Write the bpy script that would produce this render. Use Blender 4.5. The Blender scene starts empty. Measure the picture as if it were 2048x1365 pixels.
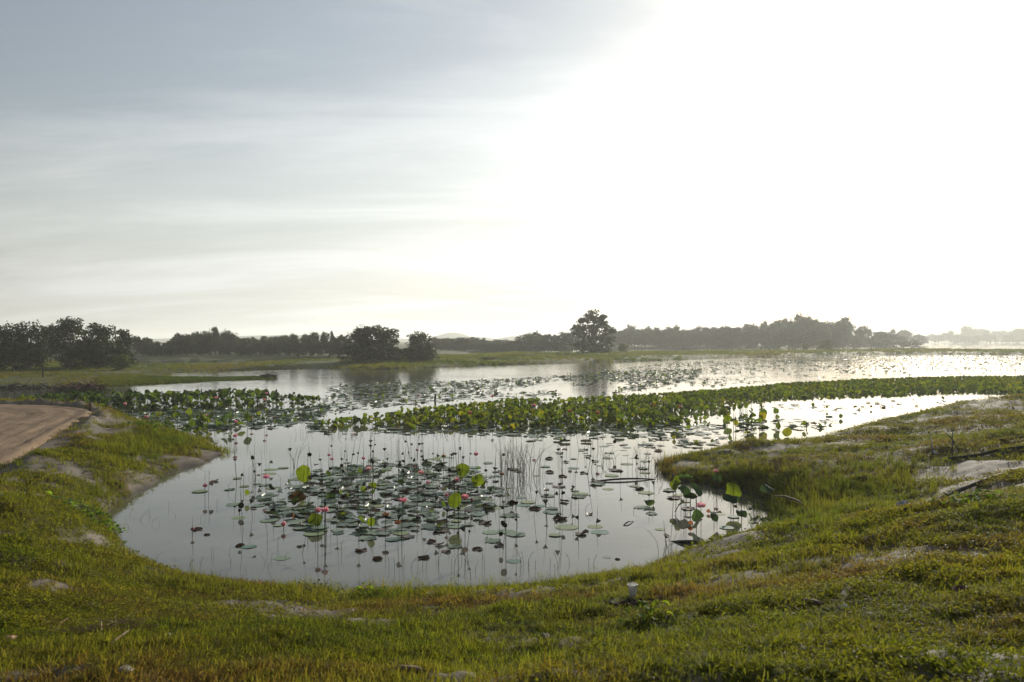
import bpy, math, random
import numpy as np
from mathutils import Vector, Euler, Matrix

random.seed(7)
rng = np.random.default_rng(7)
S = bpy.context.scene
COL = S.collection
R = math.radians

# ------------------------------------------------------------------ camera, sky, sun, exposure
CAM_H, FPX, HOR = 3.6, 1593.0, 684.0
cam_d = bpy.data.cameras.new('camera')
cam_d.lens, cam_d.sensor_width = 28.0, 36.0
cam_d.clip_start, cam_d.clip_end = 0.05, 12000
cam_d.dof.use_dof = True
cam_d.dof.focus_distance = 17.0
cam_d.dof.aperture_fstop = 4.0
cam = bpy.data.objects.new('camera', cam_d)
cam.location = (0, 0, CAM_H)
cam.rotation_euler = (R(90), 0, 0)
cam_d.shift_y = -1.5 / 2048
COL.objects.link(cam)
S.camera = cam

SUN_AZ, SUN_EL = R(28.5), R(12.5)
sunv = Vector((math.sin(SUN_AZ) * math.cos(SUN_EL), math.cos(SUN_AZ) * math.cos(SUN_EL), math.sin(SUN_EL)))
sun_d = bpy.data.lights.new('sun', 'SUN')
sun_d.energy, sun_d.angle, sun_d.color = 4.6, R(0.6), (1.0, 0.92, 0.78)
sun = bpy.data.objects.new('sun', sun_d)
sun.rotation_euler = sunv.to_track_quat('Z', 'Y').to_euler()
sun.location = (30, 60, 20)
COL.objects.link(sun)

S.render.engine = 'CYCLES'
S.cycles.use_denoising = True
S.cycles.max_bounces = 8
S.cycles.transparent_max_bounces = 8
S.cycles.volume_bounces = 1
S.cycles.sample_clamp_indirect = 6
S.view_settings.view_transform = 'Standard'
S.view_settings.look = 'None'
S.view_settings.gamma = 1
S.view_settings.use_curve_mapping = False
S.view_settings.exposure = 0.45

W = bpy.data.worlds.new('World')
S.world = W
W.use_nodes = True


class NT:
    """small helper round a node tree"""
    def __init__(self, tree):
        self.t = tree
    def n(self, kind, **kw):
        nd = self.t.nodes.new(kind)
        for k, v in kw.items():
            setattr(nd, k, v)
        return nd
    def l(self, a, b):
        self.t.links.new(a, b)
    def put(self, sock, v):
        if hasattr(v, 'links') or hasattr(v, 'is_linked'):
            self.l(v, sock)
        else:
            sock.default_value = v
    def m(self, op, a, b=0.0, c=0.0, clamp=False):
        nd = self.n('ShaderNodeMath', operation=op, use_clamp=clamp)
        for i, v in enumerate((a, b, c)):
            self.put(nd.inputs[i], v)
        return nd.outputs[0]
    def mix(self, f, a, b, mode='MIX'):
        nd = self.n('ShaderNodeMix', data_type='RGBA', blend_type=mode)
        self.put(nd.inputs[0], f)
        self.put(nd.inputs[6], a if not isinstance(a, tuple) else (*a, 1)[:4])
        self.put(nd.inputs[7], b if not isinstance(b, tuple) else (*b, 1)[:4])
        return nd.outputs[2]
    def noise(self, vec, scale, detail=4, rough=0.55, dist=0.0):
        nd = self.n('ShaderNodeTexNoise')
        if vec is not None:
            self.l(vec, nd.inputs['Vector'])
        nd.inputs['Scale'].default_value = scale
        nd.inputs['Detail'].default_value = detail
        nd.inputs['Roughness'].default_value = rough
        nd.inputs['Distortion'].default_value = dist
        return nd.outputs[0]
    def rng(self, v, a, b, c=0.0, d=1.0, smooth=True):
        nd = self.n('ShaderNodeMapRange', interpolation_type='SMOOTHSTEP' if smooth else 'LINEAR')
        self.l(v, nd.inputs[0])
        for i, q in enumerate((a, b, c, d)):
            nd.inputs[1 + i].default_value = q
        return nd.outputs[0]
    def ramp(self, v, stops):
        nd = self.n('ShaderNodeValToRGB')
        self.l(v, nd.inputs[0])
        e = nd.color_ramp.elements
        while len(e) < len(stops):
            e.new(0.5)
        for el, (p, c) in zip(e, stops):
            el.position, el.color = p, (*c, 1)
        return nd.outputs[0]


wt = NT(W.node_tree)
bg = W.node_tree.nodes['Background']
SKY_STRENGTH = 0.06
bg.inputs[1].default_value = SKY_STRENGTH
sk = wt.n('ShaderNodeTexSky', sky_type='NISHITA', sun_disc=False)
sk.sun_elevation, sk.sun_rotation = SUN_EL, SUN_AZ
sk.altitude, sk.air_density, sk.dust_density, sk.ozone_density = 0, 1.3, 2.4, 2.2
tc = wt.n('ShaderNodeTexCoord')
dirv = tc.outputs['Generated']
sep = wt.n('ShaderNodeSeparateXYZ')
wt.l(dirv, sep.inputs[0])
zc = wt.m('ADD', wt.m('MAXIMUM', sep.outputs[2], 0.0), 0.16)
comb = wt.n('ShaderNodeCombineXYZ')
wt.l(wt.m('DIVIDE', sep.outputs[0], zc), comb.inputs[0])
wt.l(wt.m('DIVIDE', sep.outputs[1], zc), comb.inputs[1])
mp = wt.n('ShaderNodeMapping')
wt.l(comb.outputs[0], mp.inputs[0])
mp.inputs['Rotation'].default_value = (0, 0, R(-14))
mp.inputs['Scale'].default_value = (0.55, 1.7, 1)
mp.inputs['Location'].default_value = (2.2, 0.35, 0)
dot = wt.n('ShaderNodeVectorMath', operation='DOT_PRODUCT')
wt.l(dirv, dot.inputs[0])
dot.inputs[1].default_value = sunv
cd = wt.m('MAXIMUM', dot.outputs['Value'], 0.0)
n1 = wt.noise(mp.outputs[0], 1.1, 7, 0.6, 0.5)
n2 = wt.noise(mp.outputs[0], 0.45, 4, 0.55, 0.3)
cl = wt.m('ADD', wt.m('MULTIPLY', wt.rng(n1, 0.40, 0.68), 0.6), wt.m('MULTIPLY', wt.rng(n2, 0.38, 0.62), 0.5))
low = wt.m('POWER', wt.m('SUBTRACT', 1.0, wt.m('MAXIMUM', sep.outputs[2], 0.0)), 7.0)
fac = wt.m('ADD', wt.m('MULTIPLY', cl, 0.36), wt.m('ADD', 0.24, wt.m('MULTIPLY', low, 0.42)), clamp=True)
glow = wt.m('ADD', wt.m('MULTIPLY', wt.m('POWER', cd, 14.0), 9.0), wt.m('ADD', 2.3, wt.m('MULTIPLY', cd, 14.5)))
veil = wt.n('ShaderNodeVectorMath', operation='SCALE')
veil.inputs[0].default_value = (0.98, 1.0, 0.975)
wt.l(glow, veil.inputs['Scale'])
wt.l(wt.mix(fac, wt.mix(1.0, sk.outputs[0], (0.92, 1.0, 1.14), 'MULTIPLY'), veil.outputs[0]), bg.inputs[0])


# ------------------------------------------------------------------ numeric helpers
def P(u, v, z=0.0):
    """the world point at height z that the photograph shows at pixel u, v"""
    d = (CAM_H - z) * FPX / (v - HOR)
    return ((u - 1024.0) / FPX * d, d, z)


def PD(u, d, z=0.0):
    return ((u - 1024.0) / FPX * d, d, z)


def _hash(ix, iy, seed):
    h = np.sin(ix * 127.1 + iy * 311.7 + seed * 74.7) * 43758.5453
    return h - np.floor(h)


def vnoise(x, y, seed=0):
    ix, iy = np.floor(x), np.floor(y)
    fx, fy = x - ix, y - iy
    fx = fx * fx * (3 - 2 * fx)
    fy = fy * fy * (3 - 2 * fy)
    a, b = _hash(ix, iy, seed), _hash(ix + 1, iy, seed)
    c, d = _hash(ix, iy + 1, seed), _hash(ix + 1, iy + 1, seed)
    return (a * (1 - fx) + b * fx) * (1 - fy) + (c * (1 - fx) + d * fx) * fy - 0.5


def fbm(x, y, seed=0, octv=4):
    o, a = 0.0, 1.0
    for i in range(octv):
        o = o + a * vnoise(x, y, seed + i * 3.3)
        x, y, a = x * 2.03 + 5.1, y * 2.03 - 3.7, a * 0.5
    return o


def sstep(a, b, x):
    t = np.clip((x - a) / (b - a), 0, 1)
    return t * t * (3 - 2 * t)


def sdf(poly, x, y):
    """signed distance to a polygon, positive inside"""
    poly = np.asarray(poly, float)[:, :2]
    q = np.roll(poly, -1, 0)
    out = np.empty(len(x))
    for s in range(0, len(x), 30000):
        px, py = x[s:s + 30000, None], y[s:s + 30000, None]
        ex, ey = q[:, 0] - poly[:, 0], q[:, 1] - poly[:, 1]
        wx, wy = px - poly[:, 0], py - poly[:, 1]
        t = np.clip((wx * ex + wy * ey) / (ex * ex + ey * ey + 1e-12), 0, 1)
        d2 = ((wx - ex * t) ** 2 + (wy - ey * t) ** 2).min(1)
        c1 = poly[:, 1] <= py
        c2 = q[:, 1] > py
        cr = ex * wy - ey * wx
        wn = ((c1 & c2 & (cr > 0)).astype(int) - (~c1 & ~c2 & (cr < 0)).astype(int)).sum(1)
        out[s:s + 30000] = np.sqrt(d2) * np.where(wn != 0, 1, -1)
    return out


# ------------------------------------------------------------------ the lie of the land
px_shore = [(270, 848), (330, 868), (400, 885), (458, 911), (400, 933), (330, 953), (300, 975), (240, 1008), (212, 1032), (230, 1068),
            (238, 1108), (280, 1142), (345, 1164), (420, 1180), (560, 1190), (700, 1188), (850, 1188), (1000, 1184), (1120, 1174), (1200, 1162), (1290, 1143),
            (1350, 1114), (1400, 1104), (1440, 1098), (1468, 1084), (1500, 1070), (1530, 1055), (1541, 1035), (1535, 1010), (1500, 990),
            (1440, 978), (1390, 972), (1340, 962), (1310, 944), (1315, 932), (1345, 922), (1400, 912), (1430, 903)]
pA = [(-120, 40), (-40, 40), (-26, 40), (-21, 39.5), (-18.5, 37.2)] + [P(*p)[:2] for p in px_shore]
pA += [PD(1520, 27.3)[:2], PD(1600, 28.0)[:2], PD(1650, 29.5)[:2], PD(1720, 31.4)[:2], PD(1800, 34.2)[:2], PD(1900, 37.8)[:2],
       PD(2007, 40.5)[:2], PD(2200, 43)[:2], (60, 47), (140, 50), (140, -60), (-120, -60)]
px_field = [(-700, 800), (-300, 792), (-100, 786), (0, 783), (100, 780), (200, 777), (330, 770), (400, 767), (470, 764), (540, 761.5), (552, 758.5), (530, 757.5),
            (450, 759), (370, 759), (335, 757), (345, 750), (400, 747), (540, 743.5), (640, 741), (690, 744), (800, 741.5), (870, 738), (1000, 733),
            (1200, 728), (1400, 722), (1600, 716), (1750, 713), (1900, 712), (2048, 713), (2400, 712), (2400, 706.5), (2048, 707), (1900, 705),
            (1800, 704), (1600, 707), (1400, 709), (1200, 711), (1000, 713.5), (870, 718), (640, 727), (500, 731), (330, 734), (255, 731), (100, 726), (-700, 722)]
pB = [P(*p)[:2] for p in px_field]
px_far = [(-2200, 724), (-600, 724), (200, 727.5), (450, 727), (600, 726), (700, 723), (870, 715), (1000, 708), (1100, 704), (1200, 702.5), (1400, 701.5),
          (1600, 700.5), (1800, 698.3), (1845, 696.3), (1850, 694.6), (1800, 692.4), (1760, 691.3), (1800, 690.5), (1860, 690), (1950, 689.4), (2048, 688.4), (2500, 687.6)]
pC = [P(*p)[:2] for p in px_far] + [(6000, 2500), (6000, 9000), (-9000, 9000), (-9000, 300)]

RZ = 0.8
road_out = [P(*p, RZ)[:2] for p in [(-420, 1160), (-200, 1060), (0, 940), (62, 905), (122, 868), (165, 842), (188, 830), (190, 824), (172, 819), (130, 815),
                                    (90, 813), (40, 811.5), (-40, 811), (-160, 813), (-420, 822)]]
pR = road_out + [(-40, 30), (-40, 20), (-20, 8)]

ctrl = [(1024, 1365, 2.0), (300, 1365, 1.95), (0, 1365, 1.95), (2048, 1365, 2.15), (1500, 1365, 2.1),
        (1024, 1300, 1.62), (1024, 1250, 1.12), (1024, 1200, 0.45), (600, 1250, 1.1), (600, 1200, 0.4), (1300, 1200, 0.75), (1300, 1260, 1.4),
        (300, 1250, 1.15), (250, 1190, 0.75), (0, 1250, 1.45), (0, 1150, 1.2), (120, 1100, 0.9), (150, 1040, 0.72), (0, 1040, 1.05), (0, 980, 0.9),
        (100, 950, 0.72), (150, 900, 0.72), (230, 870, 0.62), (330, 890, 0.3), (230, 950, 0.45), (380, 915, 0.18), (300, 945, 0.25),
        (1640, 1062, 0.95), (1530, 1085, 0.62), (1740, 1040, 1.18), (1830, 1020, 1.4), (1940, 1010, 1.52), (2048, 1000, 1.62), (1700, 1150, 1.45), (1700, 1250, 1.75), (2000, 1150, 1.85),
        (1450, 1130, 0.6), (1400, 1170, 0.75)]
ctrl_w = [(0, 0, 2.05), (0, -6, 2.3), (-15, -6, 2.2), (15, -6, 2.5), (-12, 3, 1.7), (9, 3, 2.2), (-40, 10, 1.0), (-24, 24, 0.8), (-20, 33, 0.9), (-17.2, 31.5, 0.9), (-60, 25, 0.8), (40, -10, 2.4),
          (-60, -40, 2.2), (60, -40, 2.6), PD(1600, 15.2, .25), PD(1700, 15.5, .45), PD(1800, 16.2, .62), PD(1950, 15.8, .95), PD(2048, 16, 1.15), PD(2048, 19, 1.25), PD(1900, 20, 1.0),
          PD(1600, 22.5, .45), PD(1700, 27, .36), PD(1900, 29, .78), PD(2048, 31, 1.0), PD(2048, 37, 1.0), PD(1900, 35, .66), PD(1720, 30, .32), PD(1500, 25.5, .3), PD(1450, 22, .3), PD(1500, 19.5, .3),
          PD(1560, 18, .3), (30, 30, 1.6), (34, 40, 1.2), (60, 30, 1.8), (14, 12, 1.85), (20, 15, 1.7), PD(1880, 12.6, 1.0), PD(2048, 13, 1.3)]
cp = np.array([P(u, v, z) for u, v, z in ctrl] + ctrl_w, float)


def shore_gain(s):
    return 1 - np.exp(-np.maximum(s, 0) / 1.3)


_cs = sdf(pA, cp[:, 0], cp[:, 1])
_cz = np.clip(cp[:, 2] / np.maximum(shore_gain(_cs), 0.25), 0.1, 3.5)


def _kern(ax, ay, bx, by):
    return np.sqrt((ax[:, None] - bx) ** 2 + (ay[:, None] - by) ** 2 + 0.35)


_n = len(cp)
_A = np.zeros((_n + 1, _n + 1))
_A[:_n, :_n] = _kern(cp[:, 0], cp[:, 1], cp[:, 0], cp[:, 1]) - 0.0 * np.eye(_n)
_A[:_n, _n] = _A[_n, :_n] = 1
_A[:_n, :_n] -= 0.15 * np.eye(_n)
_rw = np.linalg.solve(_A, np.append(_cz, 0))


def height(x, y, full=False):
    x, y = np.asarray(x, float).ravel(), np.asarray(y, float).ravel()
    wob = 0.22 * fbm(x * 0.9, y * 0.9, 40, 3) * np.clip(np.hypot(x, y) / 25, 0.6, 3)
    sA, sB, sC = sdf(pA, x, y) + wob, sdf(pB, x, y) + wob * 0.8, sdf(pC, x, y) + wob * 6
    L = np.empty(len(x))
    for s in range(0, len(x), 40000):
        L[s:s + 40000] = _kern(x[s:s + 40000], y[s:s + 40000], cp[:, 0], cp[:, 1]) @ _rw[:_n] + _rw[_n]
    L = np.clip(L, 0.08, 2.8)
    bump = 0.16 * fbm(x * 0.55, y * 0.55, 3, 3) + 0.085 * fbm(x * 1.9, y * 1.9, 11, 3) + 0.03 * fbm(x * 7, y * 7, 21, 2)
    hA = L * shore_gain(sA) + bump * np.clip(sA / 1.2, 0.12, 1)
    sR = sdf(pR, x, y)
    inr = sstep(-0.55, 0.0, sR)
    hA = hA * (1 - inr) + (RZ - 0.07) * inr
    berm = np.exp(-((sR + 0.42) / 0.26) ** 2) * sstep(23, 28, y) * (0.17 + 0.2 * fbm(x * 2.3, y * 2.3, 61, 3))
    hA = hA + berm
    hB = (0.26 + 0.32 * sstep(95, 135, y)) * (1 - np.exp(-np.maximum(sB, 0) / 2.5)) + 0.14 * fbm(x * 0.25, y * 0.25, 5, 3) * np.clip(sB / 3, 0, 1)
    hC = 0.8 * (1 - np.exp(-np.maximum(sC, 0) / 6))
    under = lambda s: np.maximum(-1.0, 0.3 * s - 0.02)
    h = np.where(sA > 0, hA, np.where(sB > 0, hB, np.where(sC > 0, hC, under(np.maximum(np.maximum(sA, sB), sC)))))
    return (h, sA, sB, sC, sR) if full else h


def hit(u, v):
    """where the ray through pixel u, v first meets land or water"""
    d = np.geomspace(2.0, 900, 5000)
    x, z = (u - 1024.0) / FPX * d, CAM_H - (v - HOR) / FPX * d
    g = np.maximum(height(x, d), 0.0)
    i = int(np.argmax(z <= g))
    return np.array([x[i], d[i], g[i]])


def ground_z(x, y):
    return float(max(height([x], [y])[0], 0.0))


# bare sand: pixel, half width and half height in pixels, strength
sand_px = [(95, 1180, 45, 14, .75), (20, 1207, 40, 7, .7), (40, 1000, 34, 10, .7), (180, 965, 50, 8, .7), (300, 964, 34, 8, .65), (380, 927, 46, 6, .8), (425, 914, 36, 6, 1), (243, 1006, 18, 10, .6),
           (100, 930, 60, 10, .7), (20, 960, 50, 9, .7), (220, 1020, 30, 16, .6), (215, 1080, 30, 10, .5), (860, 1190, 38, 7, 1), (890, 1168, 50, 8, .9), (690, 1192, 30, 8, .8), (1100, 1162, 60, 7, .9), (560, 1242, 60, 10, .35), (870, 1245, 40, 9, .55),
           (340, 1275, 40, 8, .5), (250, 1165, 30, 8, .7), (1470, 1082, 50, 14, 1), (1500, 1092, 70, 10, .8), (1380, 1168, 40, 9, 1), (1430, 1150, 40, 8, .6), (1600, 1085, 40, 9, .9), (1560, 1110, 60, 9, .7),
           (1560, 1238, 120, 22, .95), (1640, 1218, 80, 9, 1), (1470, 1265, 60, 8, .7), (1660, 1290, 60, 12, .5), (1960, 993, 130, 13, 1), (1870, 1012, 60, 7, 1), (2040, 975, 60, 12, 1), (1965, 942, 105, 26, .95), (1890, 985, 40, 9, .9),
           (1930, 972, 80, 10, .95), (1750, 855, 50, 6, .6), (1860, 838, 70, 6, .6), (1980, 815, 80, 7, .6), (1540, 903, 40, 5, .8), (1370, 930, 50, 9, 1), (1420, 940, 60, 7, .5), (1600, 893, 60, 4, .5),
           (1250, 1210, 30, 5, .6), (1340, 1180, 20, 6, .6), (230, 862, 30, 12, .9), (215, 845, 30, 10, 1), (1480, 1180, 40, 7, .5), (1230, 1285, 50, 8, .4)]
_sb = []
for u, v, ru, rv, st in sand_px:
    p = hit(u, v)
    rel = max(CAM_H - p[2], 0.6)
    _sb.append((p[0], p[1], max(ru * p[1] / FPX, .12), max(rv * p[1] ** 2 / (FPX * rel), .15), st))


def sand_at(x, y, sA, sR):
    x, y = np.asarray(x), np.asarray(y)
    wx, wy = x + 0.5 * fbm(x * 1.5, y * 1.5, 71, 3), y + 0.6 * fbm(x * 1.5, y * 1.5, 81, 3)
    o = np.zeros(len(x))
    for bx, by, rx, ry, st in _sb:
        q = ((wx - bx) / rx) ** 2 + ((wy - by) / ry) ** 2
        o = np.maximum(o, st * (1 - sstep(0.45, 1.35, q)))
    o = np.maximum(o, (1 - sstep(0.1, 0.6, np.abs(sR + 0.2))) * (sR < 0.1) * 0.75)       # the verge of the dirt road
    sp = fbm(x * 0.8, y * 0.8, 91, 4)
    o = np.maximum(o, sstep(0.2, 0.42, sp) * 0.75)
    o = np.maximum(o, (1 - sstep(0.0, 0.35, sA)) * (0.2 + 0.9 * np.clip(fbm(x * .7, y * .7, 33, 2), 0, 1)))
    return np.clip(o, 0, 1)


# ------------------------------------------------------------------ object helpers
def tag(o, label=None, cat=None, group=None, kind=None):
    for k, v in (('label', label), ('category', cat), ('group', group), ('kind', kind)):
        if v:
            o[k] = v
    return o


def mesh(name, verts, faces, mat=None, smooth=False):
    me = bpy.data.meshes.new(name)
    me.from_pydata([tuple(map(float, v)) for v in verts], [], faces)
    if mat:
        me.materials.append(mat)
    if smooth:
        me.shade_smooth()
    me.update()
    return me


def link(name, me, parent=None, loc=(0, 0, 0), rot=(0, 0, 0), scl=(1, 1, 1), color=None):
    o = bpy.data.objects.new(name, me)
    o.location, o.rotation_euler, o.scale = loc, rot, scl
    if color:
        o.color = (*color, 1)
    if parent is not None:
        o.parent = parent
    COL.objects.link(o)
    return o


def empty(name, loc, rz=0.0, scl=1.0):
    o = bpy.data.objects.new(name, None)
    o.empty_display_size = 0.1
    o.location, o.rotation_euler, o.scale = loc, (0, 0, rz), (scl,) * 3
    COL.objects.link(o)
    return o


def tube(pts, radii, seg=6, cap=True):
    """vertices and faces of a tapered tube along points"""
    V, F = [], []
    pts = [Vector(p) for p in pts]
    for i, p in enumerate(pts):
        t = (pts[min(i + 1, len(pts) - 1)] - pts[max(i - 1, 0)]).normalized()
        a = t.cross(Vector((0.31, 0.9, 0.2))).normalized()
        b = t.cross(a)
        r = radii[i] if hasattr(radii, '__len__') else radii
        for k in range(seg):
            an = 2 * math.pi * k / seg
            V.append(p + a * (math.cos(an) * r) + b * (math.sin(an) * r))
    for i in range(len(pts) - 1):
        for k in range(seg):
            k2 = (k + 1) % seg
            F.append((i * seg + k, i * seg + k2, (i + 1) * seg + k2, (i + 1) * seg + k))
    if cap:
        F.append(tuple(range(seg))[::-1])
        F.append(tuple((len(pts) - 1) * seg + k for k in range(seg)))
    return V, F


def join(parts):
    V, F = [], []
    for v, f in parts:
        o = len(V)
        V += list(v)
        F += [tuple(i + o for i in q) for q in f]
    return V, F


# ------------------------------------------------------------------ materials
def new_mat(name):
    m = bpy.data.materials.new(name)
    m.use_nodes = True
    nt = NT(m.node_tree)
    return m, nt, m.node_tree.nodes['Principled BSDF'], m.node_tree.nodes['Material Output']


def leafy(name, color_of, trans=0.4, tint_mul=(1.6, 1.7, 0.7), rough=0.45, spec=0.4, veins=0.0):
    """a leaf: glossy skin over a body that lets light through"""
    m, nt, b, out = new_mat(name)
    col = color_of(nt)
    nt.l(col, b.inputs['Base Color'])
    b.inputs['Roughness'].default_value = rough
    b.inputs['Specular IOR Level'].default_value = spec
    tr = nt.n('ShaderNodeBsdfTranslucent')
    nt.l(nt.mix(1.0, col, tint_mul, 'MULTIPLY'), tr.inputs[0])
    mx = nt.n('ShaderNodeMixShader')
    mx.inputs[0].default_value = trans
    nt.l(b.outputs[0], mx.inputs[1])
    nt.l(tr.outputs[0], mx.inputs[2])
    nt.l(mx.outputs[0], out.inputs[0])
    return m


def plain(name, col, rough=0.7, var=0.35, scale=8.0, spec=0.3, bump=0.0):
    m, nt, b, out = new_mat(name)
    g = nt.n('ShaderNodeTexCoord')
    n = nt.noise(g.outputs['Object'], scale, 5, 0.6)
    lo, hi = tuple(c * (1 - var) for c in col), tuple(min(1, c * (1 + var)) for c in col)
    nt.l(nt.ramp(n, [(0.3, lo), (0.7, hi)]), b.inputs['Base Color'])
    b.inputs['Roughness'].default_value = rough
    b.inputs['Specular IOR Level'].default_value = spec
    if bump:
        bp = nt.n('ShaderNodeBump')
        bp.inputs['Strength'].default_value = bump
        bp.inputs['Distance'].default_value = 0.01
        nt.l(n, bp.inputs['Height'])
        nt.l(bp.outputs[0], b.inputs['Normal'])
    return m


def inst_tint(stops):
    def f(nt):
        a = nt.n('ShaderNodeAttribute', attribute_type='INSTANCER', attribute_name='tint')
        return nt.ramp(a.outputs['Fac'], stops)
    return f


def obj_color(jit=0.25):
    def f(nt):
        oi = nt.n('ShaderNodeObjectInfo')
        g = nt.n('ShaderNodeTexCoord')
        n = nt.noise(g.outputs['Object'], 7.0, 4, 0.6)
        v = nt.rng(n, 0.3, 0.7, 1 - jit, 1 + jit)
        vm = nt.n('ShaderNodeVectorMath', operation='SCALE')
        nt.l(oi.outputs['Color'], vm.inputs[0])
        nt.l(v, vm.inputs['Scale'])
        return vm.outputs[0]
    return f


GRASS = [(0.0, (0.08, 0.102, 0.017)), (0.35, (0.13, 0.135, 0.022)), (0.62, (0.14, 0.122, 0.032)), (0.85, (0.115, 0.068, 0.028)), (1.0, (0.19, 0.14, 0.075))]
M_grass = leafy('grass_blade', inst_tint(GRASS), 0.52, (1.7, 1.68, 0.62), 0.6, 0.03)
M_reed = leafy('field_grass', inst_tint([(0.0, (0.05, 0.08, 0.016)), (0.5, (0.10, 0.115, 0.022)), (1.0, (0.12, 0.095, 0.035))]), 0.5, (1.7, 1.7, 0.5), 0.6, 0.12)
LOTUS = [(0.0, (0.022, 0.042, 0.026)), (0.3, (0.05, 0.085, 0.03)), (0.62, (0.10, 0.135, 0.022)), (0.85, (0.17, 0.17, 0.02)), (1.0, (0.11, 0.06, 0.03))]
M_lotus_i = leafy('lotus_leaf_far', inst_tint(LOTUS), 0.5, (1.75, 1.6, 0.4), 0.75, 0.08)
M_lotus_o = leafy('lotus_leaf', obj_color(0.3), 0.5, (1.75, 1.6, 0.45), 0.75, 0.08)
M_pad_i = leafy('floating_leaf_far', inst_tint([(0.0, (0.07, 0.10, 0.07)), (0.5, (0.15, 0.215, 0.15)), (0.75, (0.19, 0.235, 0.14)), (0.85, (0.12, 0.075, 0.06)), (1.0, (0.09, 0.055, 0.045))]), 0.1, (1, 1, 0.6), 0.45, 0.3)
M_pad_o = leafy('floating_leaf', obj_color(0.35), 0.12, (1.2, 1.2, 0.5), 0.58, 0.2)
M_petal = leafy('petal', obj_color(0.15), 0.35, (1.1, 1.0, 1.0), 0.5, 0.3)
M_stem = plain('stem', (0.035, 0.04, 0.018), 0.6)
M_pod = plain('seed_pod', (0.035, 0.03, 0.018), 0.75, 0.5, 30)
M_core = plain('flower_core', (0.45, 0.35, 0.06), 0.7)
M_reedstem = plain('dry_stem', (0.20, 0.155, 0.09), 0.8, 0.4, 20)
M_bark = plain('bark', (0.06, 0.05, 0.04), 0.9, 0.4, 3)
M_wood = plain('weathered_wood', (0.13, 0.09, 0.06), 0.85, 0.4, 9, bump=0.4)
M_dark = plain('wet_dark_wood', (0.025, 0.02, 0.016), 0.5, 0.4, 12, bump=0.3)
M_root = plain('dead_root', (0.045, 0.034, 0.026), 0.95, 0.4, 12, 0.05)
M_hose = plain('black_hose', (0.03, 0.03, 0.032), 0.8, 0.3, 20, 0.15)
M_pale = plain('pale_plastic', (0.55, 0.56, 0.55), 0.4, 0.1, 10)
M_stone = plain('pale_stone', (0.42, 0.40, 0.37), 0.8, 0.25, 30)
M_blue = plain('blue_plastic', (0.06, 0.16, 0.42), 0.35, 0.35, 9, 0.5)
M_dead = plain('dry_leaf', (0.075, 0.035, 0.022), 0.75, 0.4, 18)
M_straw = plain('straw', (0.28, 0.20, 0.10), 0.8, 0.3, 20)


def crown_mat(name, c, tr=0.25):
    def f(nt):
        g = nt.n('ShaderNodeTexCoord')
        n = nt.noise(g.outputs['Object'], 0.9, 4, 0.6)
        oi = nt.n('ShaderNodeObjectInfo')
        base = nt.ramp(n, [(0.3, tuple(q * 0.65 for q in c)), (0.7, tuple(min(1, q * 1.4) for q in c))])
        return nt.mix(1.0, base, nt.mix(nt.m('MULTIPLY', oi.outputs['Random'], 0.5), (1, 1, 1), (1.2, 1.05, 0.6)), 'MULTIPLY')
    return leafy(name, f, tr, (1.4, 1.4, 0.6), 0.55, 0.25)


M_crown = crown_mat('tree_crown', (0.025, 0.040, 0.013))
M_bush = crown_mat('bush_crown', (0.065, 0.09, 0.024), 0.35)

# ground: thatch and soil under the grass, grey sand where bare, damp near the water
M_ground, nt, b, out = new_mat('ground')
g = nt.n('ShaderNodeNewGeometry')
pos = g.outputs['Position']
at = nt.n('ShaderNodeAttribute', attribute_name='sand')
aw = nt.n('ShaderNodeAttribute', attribute_name='field')
nA, nB_, nC_ = nt.noise(pos, 0.9, 5, 0.6), nt.noise(pos, 6.0, 5, 0.65), nt.noise(pos, 60.0, 4, 0.65)
turf = nt.ramp(nA, [(0.3, (0.05, 0.06, 0.014)), (0.5, (0.07, 0.066, 0.02)), (0.66, (0.085, 0.05, 0.022))])
turf = nt.mix(nt.rng(nB_, 0.4, 0.7), turf, (0.035, 0.03, 0.014))
fieldc = nt.ramp(nt.noise(pos, 0.12, 4, 0.6), [(0.35, (0.05, 0.075, 0.018)), (0.65, (0.085, 0.08, 0.03))])
turf = nt.mix(aw.outputs['Fac'], turf, fieldc)
sandc = nt.ramp(nC_, [(0.2, (0.095, 0.08, 0.064)), (0.8, (0.20, 0.172, 0.142))])
sandc = nt.mix(nt.rng(nB_, 0.42, 0.7, 0, 0.8), sandc, (0.085, 0.07, 0.055))
sf = nt.rng(nt.m('ADD', at.outputs['Fac'], nt.m('MULTIPLY', nt.m('SUBTRACT', nB_, 0.5), 0.9)), 0.36, 0.68)
col = nt.mix(sf, turf, sandc)
sz = nt.n('ShaderNodeSeparateXYZ')
nt.l(pos, sz.inputs[0])
wet = nt.rng(sz.outputs[2], 0.0, 0.15, 0.38, 1.0)
wm = nt.n('ShaderNodeVectorMath', operation='SCALE')
nt.l(col, wm.inputs[0])
nt.l(wet, wm.inputs['Scale'])
nt.l(wm.outputs[0], b.inputs['Base Color'])
b.inputs['Roughness'].default_value = 0.9
b.inputs['Specular IOR Level'].default_value = 0.2
bp = nt.n('ShaderNodeBump')
bp.inputs['Strength'].default_value = 0.6
bp.inputs['Distance'].default_value = 0.03
nt.l(nt.m('ADD', nB_, nt.m('MULTIPLY', nC_, 0.35)), bp.inputs['Height'])
nt.l(bp.outputs[0], b.inputs['Normal'])

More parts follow.
